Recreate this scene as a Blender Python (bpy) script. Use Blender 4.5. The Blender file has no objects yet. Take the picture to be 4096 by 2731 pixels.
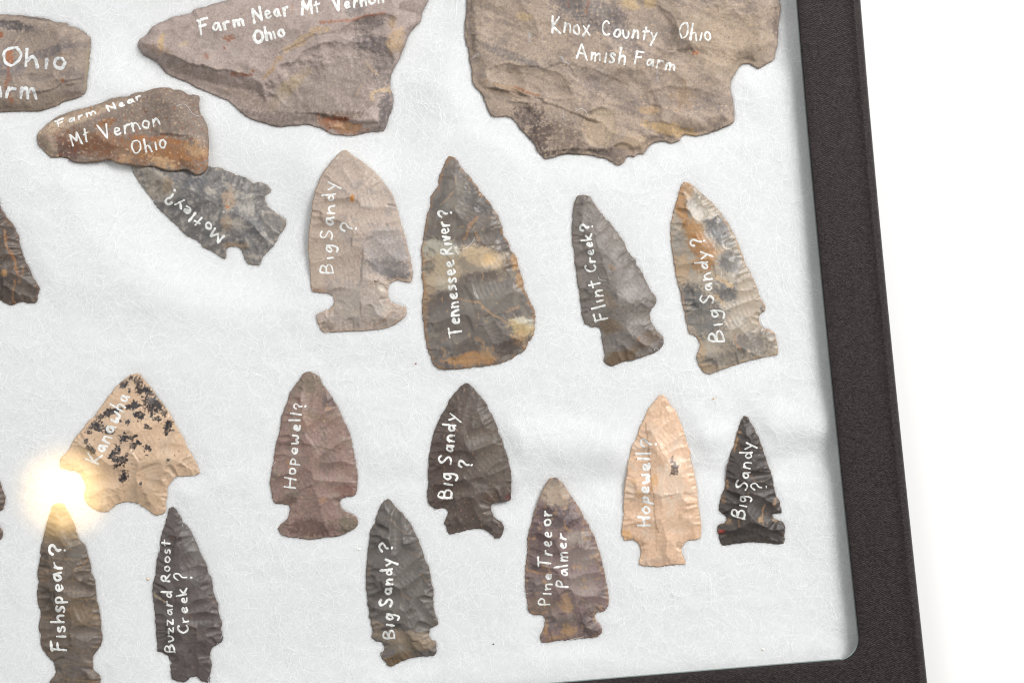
import bpy, math, random
import numpy as np
from mathutils.geometry import delaunay_2d_cdt
from mathutils import Vector

# ------------------------------------------------------------------ camera, world, lamps, exposure
scene = bpy.context.scene
COL = scene.collection
U = 0.078e-3                    # metres per photograph pixel on the display plane
CAM_H = 0.80
REF_Z = -0.005
cam_data = bpy.data.cameras.new('camera')
cam = bpy.data.objects.new('camera', cam_data)
COL.objects.link(cam)
cam.location = (0, 0, CAM_H)
cam_data.sensor_width = 36
cam_data.lens = 36 * (CAM_H - REF_Z) / (4096 * U)
cam_data.clip_start = 0.01
cam_data.clip_end = 50
scene.camera = cam

world = bpy.data.worlds.new('World')
scene.world = world
world.use_nodes = True
bg = world.node_tree.nodes['Background']
bg.inputs[0].default_value = (0.96, 0.98, 1.0, 1)
bg.inputs[1].default_value = 0.26


def area(name, loc, target, size, watts, colour):
    ld = bpy.data.lights.new(name, 'AREA')
    ld.shape = 'RECTANGLE'
    ld.size, ld.size_y = size
    ld.energy = watts
    ld.color = colour
    o = bpy.data.objects.new(name, ld)
    COL.objects.link(o)
    o.location = loc
    o.rotation_euler = (Vector(target) - Vector(loc)).to_track_quat('-Z', 'Y').to_euler()
    return o


area('key_softbox', (0.85, 0.75, 0.95), (0, 0, 0), (0.6, 0.6), 28.0, (1.0, 0.99, 0.98))
area('fill_softbox', (-1.0, 0.35, 1.05), (0, 0, 0), (0.9, 0.9), 7.5, (0.97, 0.985, 1.0))

# bare bulb above the table, seen mirrored in the glass
GLARE = ((268 - 2048) * U, (1365.5 - 1965) * U)
hl = 0.9
bulb = bpy.data.lights.new('ceiling_bulb', 'POINT')
bulb.energy = .9
bulb.color = (1.0, 0.66, 0.27)
bulb.shadow_soft_size = 0.011
bo = bpy.data.objects.new('ceiling_bulb', bulb)
COL.objects.link(bo)
bo.location = (GLARE[0] * (1 + hl / CAM_H), GLARE[1] * (1 + hl / CAM_H), hl)

vs = scene.view_settings
vs.view_transform = 'Standard'
vs.look = 'None'
vs.exposure = 0.0
vs.gamma = 1.0
scene.render.engine = 'CYCLES'
scene.cycles.use_denoising = True
scene.cycles.denoiser = 'OPENIMAGEDENOISE'
scene.cycles.denoising_input_passes = 'RGB_ALBEDO_NORMAL'
scene.cycles.denoising_prefilter = 'ACCURATE'
scene.cycles.filter_width = 1.15
scene.cycles.use_light_tree = False
scene.cycles.max_bounces = 8
scene.cycles.transparent_max_bounces = 16

# ------------------------------------------------------------------ helpers
MM = 1e-3
PX = U / MM                     # mm per photo pixel (0.078)
GLASS_T = 1.8                   # glass thickness, mm
Z_TOP = -GLASS_T - 0.15         # highest point of a stone pressed to the glass, mm


def W(px, py):
    """photo pixel -> mm on the display plane"""
    return ((px - 2048) * PX, (1365.5 - py) * PX)


def s2l(c):
    c = np.asarray(c, float) / 255.0
    return np.where(c <= 0.04045, c / 12.92, ((c + 0.055) / 1.055) ** 2.4)


def _hash(ix, iy, seed):
    h = (ix.astype(np.int64) * 374761393 + iy.astype(np.int64) * 668265263 + int(seed) * 974634777) & 0x7fffffff
    h = ((h ^ (h >> 13)) * 1274126177) & 0x7fffffff
    h = ((h ^ (h >> 16)) * 2246822519) & 0x7fffffff
    return (h ^ (h >> 15)) & 0x7fffffff


def gnoise(x, y, seed=0):
    ix = np.floor(x).astype(np.int64); iy = np.floor(y).astype(np.int64)
    fx = x - ix; fy = y - iy
    ux = fx * fx * fx * (fx * (fx * 6 - 15) + 10); uy = fy * fy * fy * (fy * (fy * 6 - 15) + 10)

    def g(jx, jy, dx, dy):
        a = _hash(jx, jy, seed) * (2 * math.pi / 0x7fffffff)
        return np.cos(a) * dx + np.sin(a) * dy
    n00 = g(ix, iy, fx, fy); n10 = g(ix + 1, iy, fx - 1, fy)
    n01 = g(ix, iy + 1, fx, fy - 1); n11 = g(ix + 1, iy + 1, fx - 1, fy - 1)
    a = n00 + ux * (n10 - n00); b = n01 + ux * (n11 - n01)
    return (a + uy * (b - a)) * 1.5


def fbm(x, y, seed=0, octv=4):
    v = np.zeros_like(x); a = 1.0; t = 0
    for i in range(octv):
        v += a * gnoise(x * 2 ** i, y * 2 ** i, seed + 17 * i); t += a; a *= 0.55
    return v / t * 1.6


def sstep(lo, hi, x):
    t = np.clip((x - lo) / (hi - lo + 1e-9), 0, 1)
    return t * t * (3 - 2 * t)


def link(o, parent=None):
    COL.objects.link(o)
    if parent is not None:
        o.parent = parent
    return o


def tag(o, label=None, cat=None, group=None, kind=None):
    if label: o['label'] = label
    if cat: o['category'] = cat
    if group: o['group'] = group
    if kind: o['kind'] = kind
    return o


def mesh_np(name, V, F, mat, parent=None, smooth=True, colors=None):
    """V (n,3) in mm, F (m,3|4) int array -> one mesh object"""
    me = bpy.data.meshes.new(name)
    V = np.asarray(V, np.float32) * MM
    F = np.asarray(F, np.int32)
    k = F.shape[1]
    me.vertices.add(len(V)); me.vertices.foreach_set('co', V.ravel())
    me.loops.add(F.size); me.loops.foreach_set('vertex_index', F.ravel())
    me.polygons.add(len(F))
    me.polygons.foreach_set('loop_start', np.arange(len(F), dtype=np.int32) * k)
    me.polygons.foreach_set('loop_total', np.full(len(F), k, np.int32))
    me.polygons.foreach_set('use_smooth', np.full(len(F), smooth))
    if colors is not None:
        at = me.color_attributes.new('tone', 'FLOAT_COLOR', 'POINT')
        rgba = np.ones((len(V), 4), np.float32); rgba[:, :3] = colors
        at.data.foreach_set('color', rgba.ravel())
    me.update(calc_edges=True); me.validate()
    me.materials.append(mat)
    o = bpy.data.objects.new(name, me)
    return link(o, parent)


# ------------------------------------------------------------------ materials
def newmat(name):
    m = bpy.data.materials.new(name); m.use_nodes = True
    nt = m.node_tree
    return m, nt, nt.nodes['Principled BSDF'], nt.nodes['Material Output']


def stone_mat(name, rough=0.55, spec=0.35, grain=0.16, bump=0.35, scale=2600):
    m, nt, b, out = newmat(name)
    N, L = nt.nodes, nt.links
    at = N.new('ShaderNodeAttribute'); at.attribute_name = 'tone'
    tc = N.new('ShaderNodeTexCoord')
    n1 = N.new('ShaderNodeTexNoise'); n1.inputs['Scale'].default_value = scale; n1.inputs['Detail'].default_value = 5
    n1.inputs['Roughness'].default_value = 0.7
    L.new(tc.outputs['Object'], n1.inputs['Vector'])
    mr = N.new('ShaderNodeMapRange')
    mr.inputs['From Min'].default_value = 0.25; mr.inputs['From Max'].default_value = 0.75
    mr.inputs['To Min'].default_value = 1 - grain; mr.inputs['To Max'].default_value = 1 + grain
    L.new(n1.outputs['Fac'], mr.inputs['Value'])
    mul = N.new('ShaderNodeVectorMath'); mul.operation = 'SCALE'
    L.new(at.outputs['Color'], mul.inputs[0]); L.new(mr.outputs['Result'], mul.inputs['Scale'])
    L.new(mul.outputs[0], b.inputs['Base Color'])
    n2 = N.new('ShaderNodeTexNoise'); n2.inputs['Scale'].default_value = 1100; n2.inputs['Detail'].default_value = 4
    L.new(tc.outputs['Object'], n2.inputs['Vector'])
    bp = N.new('ShaderNodeBump'); bp.inputs['Strength'].default_value = bump; bp.inputs['Distance'].default_value = 0.00012
    L.new(n2.outputs['Fac'], bp.inputs['Height']); L.new(bp.outputs['Normal'], b.inputs['Normal'])
    mr2 = N.new('ShaderNodeMapRange'); mr2.inputs['To Min'].default_value = rough - 0.12; mr2.inputs['To Max'].default_value = rough + 0.15
    L.new(n2.outputs['Fac'], mr2.inputs['Value']); L.new(mr2.outputs['Result'], b.inputs['Roughness'])
    b.inputs['Specular IOR Level'].default_value = spec
    return m


M_CHERT = stone_mat('chert', 0.48, 0.42, 0.26)
M_WAXY = stone_mat('waxy_chalcedony', 0.40, 0.48, 0.13, 0.25)
M_SLAB = stone_mat('weathered_flint', 0.6, 0.3, 0.30, 0.4, 2000)


def ink_mat(name, lo, hi):
    m, nt, b, out = newmat(name)
    N, L = nt.nodes, nt.links
    tc = N.new('ShaderNodeTexCoord')
    n = N.new('ShaderNodeTexNoise'); n.inputs['Scale'].default_value = 900; n.inputs['Detail'].default_value = 4
    L.new(tc.outputs['Object'], n.inputs['Vector'])
    r = N.new('ShaderNodeValToRGB')
    r.color_ramp.elements[0].position = 0.33; r.color_ramp.elements[0].color = (*lo, 1)
    r.color_ramp.elements[1].position = 0.55; r.color_ramp.elements[1].color = (*hi, 1)
    L.new(n.outputs['Fac'], r.inputs['Fac']); L.new(r.outputs['Color'], b.inputs['Base Color'])
    b.inputs['Roughness'].default_value = 0.55
    return m


M_INK = ink_mat('white_paint_ink', (0.62, 0.61, 0.58), (0.84, 0.84, 0.82))
M_INK_THIN = ink_mat('thin_grey_white_ink', (0.42, 0.42, 0.41), (0.70, 0.71, 0.71))
M_INK_DRY = ink_mat('dry_white_ink', (0.50, 0.49, 0.46), (0.86, 0.86, 0.83))

# ------------------------------------------------------------------ stone geometry


def resample(P, step):
    """closed Catmull-Rom through P, points every step mm"""
    P = np.asarray(P, float)
    n = len(P); out = []
    for i in range(n):
        p0, p1, p2, p3 = P[i - 1], P[i], P[(i + 1) % n], P[(i + 2) % n]
        seg = max(2, int(np.linalg.norm(p2 - p1) / (step * 0.4)))
        t = np.linspace(0, 1, seg, endpoint=False)[:, None]
        out.append(0.5 * (2 * p1 + (p2 - p0) * t + (2 * p0 - 5 * p1 + 4 * p2 - p3) * t ** 2 + (3 * p1 - p0 - 3 * p2 + p3) * t ** 3))
    Q = np.concatenate(out)
    d = np.linalg.norm(np.roll(Q, -1, 0) - Q, axis=1)
    s = np.concatenate([[0], np.cumsum(d)])
    m = max(12, int(s[-1] / step))
    u = np.linspace(0, s[-1], m, endpoint=False)
    Qc = np.vstack([Q, Q[:1]])
    return np.stack([np.interp(u, s, Qc[:, 0]), np.interp(u, s, Qc[:, 1])], 1), s[-1]


def inside(poly, X, Y):
    r = np.zeros(X.shape, bool)
    x0, y0 = poly[:, 0], poly[:, 1]
    x1, y1 = np.roll(x0, -1), np.roll(y0, -1)
    for a, b, c, d in zip(x0, y0, x1, y1):
        if b == d:
            continue
        k = (b > Y) != (d > Y)
        r ^= k & (X < (c - a) * (Y - b) / (d - b) + a)
    return r


def edge_dist(poly, X, Y):
    D = np.full(X.shape, 1e9)
    A = poly; B = np.roll(poly, -1, 0)
    for (ax, ay), (bx, by) in zip(A, B):
        dx, dy = bx - ax, by - ay
        t = np.clip(((X - ax) * dx + (Y - ay) * dy) / (dx * dx + dy * dy + 1e-12), 0, 1)
        np.minimum(D, (X - ax - t * dx) ** 2 + (Y - ay - t * dy) ** 2, out=D)
    return np.sqrt(D)


class Stone:
    def __init__(s, outline_px, T, seed, serr=0.16, pitch=1.9, step=0.29, s1=6.0, w1=4.2, fine=True,
                 relief=0.04, slab=False, cuts=(), rim=2.2, flakes=True, skew=0.25, origin=(0, 0), H=2.85, low=None):
        T = T * (1 if slab else 1.15)
        serr = serr * (1 if slab else 1.45)
        s.T, s.seed, s.step, s.slab, s.relief, s.rim = T, seed, step, slab, relief, rim
        s.origin = origin; s.scale = 1.0
        s.floor = (H - 2.75 if low is None else low) if slab else 0.0
        rng = np.random.default_rng(seed)
        s.rng = rng
        P = np.array([W(*p) for p in outline_px])
        area2 = np.sum(P[:, 0] * np.roll(P[:, 1], -1) - P[:, 1] * np.roll(P[:, 0], -1))
        if area2 < 0:
            P = P[::-1]
        Q, per = resample(P, step)
        # chipped, scalloped edge
        tan = np.roll(Q, -1, 0) - np.roll(Q, 1, 0)
        tan /= np.linalg.norm(tan, axis=1)[:, None] + 1e-9
        nin = np.stack([-tan[:, 1], tan[:, 0]], 1)
        arc = np.arange(len(Q)) * per / len(Q)
        ph = np.cumsum(rng.uniform(0.6, 1.4, len(Q))) * per / len(Q) / pitch
        sc = np.abs(np.sin(math.pi * ph))
        amp = serr * (0.55 + 0.45 * gnoise(arc / 7.0, arc * 0 + 3.3, seed))
        wob = fbm(arc / 2.2, arc * 0 + 0.7, seed + 5) * serr * 0.8
        Q = Q + nin * (amp * (sc - 0.6) + wob)[:, None]
        s.poly = Q
        s.nin = nin
        # coarse interior to find the depth
        lo, hi = Q.min(0), Q.max(0)
        s.lo, s.hi = lo, hi
        gx, gy = np.meshgrid(np.arange(lo[0], hi[0], 1.0), np.arange(lo[1], hi[1], 1.0))
        gi = inside(Q[::3], gx, gy)
        gd = np.where(gi, edge_dist(Q[::3], gx, gy), 0)
        s.R = gd.max()
        s.cuts = cuts
        nc = max(5, int(gi.sum() / (110 if slab else 60)))
        pk = rng.choice(np.flatnonzero(gi.ravel()), nc)
        s.cells = np.stack([gx.ravel()[pk], gy.ravel()[pk]], 1) + rng.uniform(-.5, .5, (nc, 2))
        s.tilt = rng.normal(0, .15 if slab else .055, (nc, 2)); s.step_z = rng.normal(0, .16 if slab else .08, nc)
        s.scars = []
        if flakes:
            s._knap(per, s1, w1, skew, fine, gd, gx, gy)
        hm = s.height(np.stack([gx[gi], gy[gi]], 1), gd[gi], micro=False)
        s.scale = H / np.quantile(hm, .999)
        s.z0 = Z_TOP - H                 # z of the edge plane
        s.rest = s.z0 - .1 + (s.floor - .8 if slab else -.25)   # where the batting meets it

    def base(s, d):
        R = min(s.R, s.rim * s.T) if s.slab else s.R * 0.98
        x = np.clip(d / R, 0, 1)
        return s.T * (1 - (1 - x) ** (2.6 if s.slab else 2.1))

    def _knap(s, per, s1, w1, skew, fine, gd, gx, gy):
        rng = s.rng; Q = s.poly; n = len(Q)

        def lookup(p):
            i = np.clip(np.round((p[:, 1] - s.lo[1]) / 1.0).astype(int), 0, gd.shape[0] - 1)
            j = np.clip(np.round((p[:, 0] - s.lo[0]) / 1.0).astype(int), 0, gd.shape[1] - 1)
            return gd[i, j]
        pos = 0.0; sk = rng.uniform(-1, 1) * skew
        while pos < per:
            i = int(pos / per * n) % n
            a = sk + rng.normal(0, 0.22)
            v = s.nin[i]
            v = np.array([v[0] * math.cos(a) - v[1] * math.sin(a), v[0] * math.sin(a) + v[1] * math.cos(a)])
            tt = np.arange(0, 26, 0.8)
            dd = lookup(Q[i] + v * tt[:, None])
            k = int(np.argmax(dd[: 1 + int(np.argmax(dd == 0) if (dd[2:] == 0).any() else len(dd))])) if len(dd) else 0
            L = max(2.5, tt[min(k, len(tt) - 1)]) * rng.uniform(0.65, 1.2)
            L = min(L, 15.0)
            We = w1 * rng.uniform(0.65, 1.25)
            zL = s.base(lookup((Q[i] + v * L)[None])[0]) * rng.uniform(0.74, 1.0)
            s.scars.append((Q[i], v, L, We, rng.uniform(-0.15, 0.15), zL, rng.uniform(0.95, 1.5), s.T * rng.uniform(0.28, 0.65),
                            rng.uniform(0, 6.28), rng.normal(0, 0.07)))
            pos += s1 * rng.uniform(0.45, 1.3)
        if fine:
            pos = 0.0
            while pos < per:
                i = int(pos / per * n) % n
                a = sk + rng.normal(0, 0.3); v = s.nin[i]
                v = np.array([v[0] * math.cos(a) - v[1] * math.sin(a), v[0] * math.sin(a) + v[1] * math.cos(a)])
                L = rng.uniform(1.6, 4.6); We = rng.uniform(0.8, 1.5)
                zL = s.base(min(L, s.R)) * rng.uniform(0.58, 0.92)
                s.scars.append((Q[i], v, L, We, rng.uniform(-0.2, 0.1), zL, rng.uniform(1.0, 1.6), s.T * rng.uniform(0.10, 0.26),
                                rng.uniform(0, 6.28), rng.normal(0, 0.08)))
                pos += rng.uniform(1.1, 2.6)

    def height(s, P, d, micro=True):
        x, y = P[:, 0], P[:, 1]
        h = s.base(d)
        if s.slab:
            h = h + s.T * 0.10 * fbm(x / 16, y / 16, s.seed + 40, 3) * np.clip(d / 4, 0, 1)
        wxx = x + 1.3 * fbm(x / 7, y / 7, s.seed + 81, 3); wyy = y + 1.3 * fbm(x / 7, y / 7, s.seed + 91, 3)
        add_ = np.full(x.shape, 1e9)
        kap = .020 if s.slab else .013
        for (cx, cy), (ta, tb_), sz in zip(s.cells, s.tilt, s.step_z):
            ux, uy = wxx - cx, wyy - cy
            r2 = ux * ux + uy * uy
            m = r2 < 900
            f = ta * ux[m] + tb_ * uy[m] + sz + kap * r2[m] + .012 * np.sin(np.sqrt(r2[m]) * 3.6)
            add_[m] = np.minimum(add_[m], f)
        add_ = np.minimum(add_, .6)
        h = h + add_ * np.clip(d / 2.5, 0, 1)
        for c in s.cuts:
            if c[0] == 'plane':          # beyond the line p->q (left of it) the face slopes away
                _, x1, y1, x2, y2, slope, drop = c
                a = np.array(W(s.origin[0] + x1 / 2, s.origin[1] + y1 / 2)); b = np.array(W(s.origin[0] + x2 / 2, s.origin[1] + y2 / 2))
                t = (b - a) / np.linalg.norm(b - a)
                side = (y - a[1]) * t[0] - (x - a[0]) * t[1]
                side = side + 0.5 * fbm(x / 5, y / 5, s.seed + 60, 3)
                al = (x - a[0]) * t[0] + (y - a[1]) * t[1]
                out_ = np.maximum(0, np.maximum(-al, al - np.linalg.norm(b - a)))
                h = np.where(side > 0, np.minimum(h, s.T - drop - slope * side + .55 * out_), h)
            elif c[0] == 'bowl':
                _, cx, cy, rx, ry, ang, depth = c
                a = np.array(W(s.origin[0] + cx / 2, s.origin[1] + cy / 2))
                ca, sa = math.cos(math.radians(-ang)), math.sin(math.radians(-ang))
                u = ((x - a[0]) * ca + (y - a[1]) * sa) / (rx * PX / 2); v = (-(x - a[0]) * sa + (y - a[1]) * ca) / (ry * PX / 2)
                r2 = u * u + v * v + 0.22 * fbm(x / 6, y / 6, s.seed + 71, 3)
                w = np.clip(1 - r2, 0, 1)
                h = h - 1.3 * depth * w ** 0.62 * (0.75 - 0.35 * u) + 0.05 * np.sin(np.sqrt(np.maximum(r2, 0)) * rx * PX / 2 * 4.0) * (w > 0) * np.minimum(1, w * 4) * min(1, depth)
        for (o, v, L, We, ze, zL, q, k, phs, tilt) in s.scars:
            dx, dy = x - o[0], y - o[1]
            m = (np.abs(dx) < L * 1.3 + We) & (np.abs(dy) < L * 1.3 + We)
            if not m.any():
                continue
            dx, dy = dx[m], dy[m]
            sx = dx * v[0] + dy * v[1]; tx = -dx * v[1] + dy * v[0]
            sl = np.clip(sx / L, 0, 1.6)
            wid = We * (0.75 + 0.35 * np.clip(sl, 0, 1))
            c = ze + (zL - ze) * sl ** q + k * (tx / wid) ** 2 + tilt * tx + np.maximum(sl - 1, 0) * L * 0.55
            c += 0.024 * np.sin(sx * 4.6 + phs + tx * tx * 0.15) * np.clip(sl * 1.5, 0, 1)
            c = np.where((np.abs(tx) < wid * 2.2) & (sx > -1.0), c, 1e9)
            h[m] = np.minimum(h[m], c)
        h = h * s.scale
        soft = np.clip(d / .25, 0, 1) * (s.floor - .1) + np.clip((d - .25) / 2.5, 0, 1) * .45 if s.slab else np.clip(d / 2.0, 0, 1) * .5
        h = np.where(h < soft, soft - .25 * (1 - np.exp(-(soft - h) / .25)), h)
        if micro:
            h = h + s.relief * fbm(x / 1.3, y / 1.3, s.seed + 9, 4) * np.clip(d / 0.8, 0.2, 1)
            if s.slab:
                h = h + 2.2 * s.relief * fbm(x / 5.0, y / 5.0, s.seed + 19, 4) * np.clip(d / 2.0, 0, 1)
        return h

    def z_at(s, P):
        d = edge_dist(s.poly[::2], P[:, 0], P[:, 1])
        d = np.where(inside(s.poly[::2], P[:, 0], P[:, 1]), d, 0)
        return s.z0 + s.height(P, d)

    def build(s, name, mat, layers, base_col, parent):
        rng = s.rng; st = s.step
        xs = np.arange(s.lo[0], s.hi[0], st); ys = np.arange(s.lo[1], s.hi[1], st * 0.87)
        gx, gy = np.meshgrid(xs, ys)
        gx = gx + (np.arange(len(ys)) % 2)[:, None] * st * 0.5
        gx = gx + rng.uniform(-.1, .1, gx.shape) * st; gy = gy + rng.uniform(-.1, .1, gy.shape) * st
        gx, gy = gx.ravel(), gy.ravel()
        # only what can come into view matters on stones cut by the picture's border
        keep = (gx > -178) & (gy < 124) & (gy > -126)
        gx, gy = gx[keep], gy[keep]
        k = inside(s.poly, gx, gy); gx, gy = gx[k], gy[k]
        d = edge_dist(s.poly, gx, gy)
        k = d > st * 0.45; gx, gy, d = gx[k], gy[k], d[k]
        n = len(s.poly)
        V2 = [Vector(p) for p in s.poly] + [Vector((a, b)) for a, b in zip(gx, gy)]
        vo, _, fo, _, _, _ = delaunay_2d_cdt(V2, [], [list(range(n))], 1, 1e-6, False)
        P = np.array([(v.x, v.y) for v in vo]); F = np.array([f for f in fo if len(f) == 3])
        cen = P[F].mean(1); F = F[inside(s.poly, cen[:, 0], cen[:, 1])]
        dd = np.zeros(len(P))
        if len(P) == n + len(gx):
            dd[n:] = d
        else:
            dd = edge_dist(s.poly, P[:, 0], P[:, 1])
        z = s.z0 + s.height(P, dd)
        e = dd < 1e-4
        z[e] = s.z0 + np.clip(z[e] - s.z0, -0.25, 0.25)
        # underside: outline ring drawn in and down, closed by one coarse triangulation
        c = s.poly.mean(0)
        ring = s.poly; und = c + (s.poly - c) * 0.93
        R2 = [Vector(p) for p in und[::3]]
        vb, _, fb, _, _, _ = delaunay_2d_cdt(R2, [], [list(range(len(R2)))], 1, 1e-6, False)
        nb = len(P)
        m = len(ring)
        idx = {}
        V = [np.column_stack([P, z])]
        zl = s.z0 - (0.25 * s.T + 0.5)
        low = np.column_stack([und[::3], np.full(len(R2), zl)])
        V.append(low)
        Fs = [F]
        # side wall between the outline (dense) and lower ring (every third)
        q = []
        L3 = len(R2)
        for i in range(m):
            j = (i + 1) % m
            a, b = nb + (i // 3) % L3, nb + (j // 3) % L3
            q.append((i, a, j))
            if a != b:
                q.append((j, a, b))
        Fs.append(np.array(q))
        if len(vb) == L3:
            fb = np.array([f for f in fb if len(f) == 3]); cen = und[::3][fb].mean(1)
            fb = fb[inside(und[::3], cen[:, 0], cen[:, 1])]
            Fs.append(nb + fb[:, [0, 2, 1]])
        V = np.vstack(V); F = np.vstack(Fs)
        col = s.paint(V[:, :2], np.concatenate([dd, np.zeros(len(low))]), base_col, layers)
        return mesh_np(name, V, F, mat, parent, True, col)

    def paint(s, P, d, base_col, layers):
        x, y = P[:, 0], P[:, 1]
        C = np.tile(s2l(base_col), (len(P), 1))
        tx = ((x / PX + 2048) - s.origin[0]) * 2; ty = ((1365.5 - y / PX) - s.origin[1]) * 2
        wx = fbm(x / 2.6, y / 2.6, s.seed + 101, 4); wy = fbm(x / 2.6, y / 2.6, s.seed + 131, 4)
        fine = fbm(x / 0.7, y / 0.7, s.seed + 151, 3)
        C *= 1.08 * (1 + 0.12 * fbm(x / 4.5, y / 4.5, s.seed + 3, 4) + 0.17 * fine)[:, None]
        sd = s.seed * 31
        brk = fbm(x / 1.1, y / 1.1, s.seed + 171, 4)
        for ly in layers:
            sd += 7
            k = ly[0]; g_ = np.array(ly[1], float); g_ = g_.mean() + (g_ - g_.mean()) * (.88 if s.slab else .85); c = s2l(g_)
            if k == 'N':
                _, _, sc, lo, hi, op = ly
                lo, hi = lo + .2 * (hi - lo), hi - .2 * (hi - lo)
                a = sstep(lo, hi, fbm(x / sc, y / sc, sd, 6)) * op
            elif k == 'B':
                _, _, bx, by, rx, ry, ang, op, soft, warp = (list(ly) + [0, 1, .35, .35])[:10] if len(ly) == 6 else \
                    (list(ly) + [1, .35, .35])[:10] if len(ly) == 7 else (list(ly) + [.35, .35])[:10] if len(ly) == 8 else \
                    (list(ly) + [.35])[:10] if len(ly) == 9 else ly
                ca, sa = math.cos(math.radians(ang)), math.sin(math.radians(ang))
                ux, uy = tx - bx, ty - by
                u = (ux * ca + uy * sa) / rx; v = (-ux * sa + uy * ca) / ry
                r = np.sqrt(u * u + v * v) + warp * wx + warp * 0.8 * fine
                soft = soft * .65
                a = (1 - sstep(1 - soft, 1 + soft, r)) * op * np.clip((.88 if s.slab else .95) + (.75 if s.slab else .45) * brk, 0, 1)
            elif k == 'L':
                _, _, pts, w, op = ly
                D = np.full(len(x), 1e9)
                qx, qy = tx + wx * w * 1.1, ty + wy * w * 1.1
                for (ax, ay), (bx, by) in zip(pts[:-1], pts[1:]):
                    ex, ey = bx - ax, by - ay
                    t = np.clip(((qx - ax) * ex + (qy - ay) * ey) / (ex * ex + ey * ey), 0, 1)
                    D = np.minimum(D, np.hypot(qx - ax - t * ex, qy - ay - t * ey))
                a = (1 - sstep(0.35, 1.0, D / w)) * op * np.clip(0.75 + 0.6 * fine, 0, 1)
            elif k == 'G':
                _, _, ang, lx, lyy, lo, hi, op = ly
                ca, sa = math.cos(math.radians(ang)), math.sin(math.radians(ang))
                u = (x * ca - y * sa); v = (x * sa + y * ca)
                a = sstep(lo, hi, fbm(u / lx + wx * .3, v / lyy + wy * .3, sd, 4)) * op
            elif k == 'E':
                _, _, wmm, op = ly
                a = (1 - sstep(0.1, 1.0, d / wmm + 0.9 * wx + .15)) * op * .8
            elif k == 'S':
                _, _, sc, thr, op = ly
                a = sstep(thr, thr + 0.12, gnoise(x / sc, y / sc, sd)) * op
            a = a * (.85 if k == 'S' else .94)
            C = C * (1 - a[:, None]) + c * a[:, None]
        C = C * (1.08 - .22 * np.clip(C.mean(1, keepdims=True) / .5, 0, 1))
        if s.slab:
            C = C * np.array([1.0, .985, 1.045])
        return np.clip(C, 0.003, 0.92)


# ------------------------------------------------------------------ handwriting
def ell(w, h, n=12, a0=1.2):
    return [(w / 2 + w / 2 * math.cos(a0 + 2 * math.pi * i / n), h / 2 + h / 2 * math.sin(a0 + 2 * math.pi * i / n)) for i in range(n + 1)]


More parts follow.
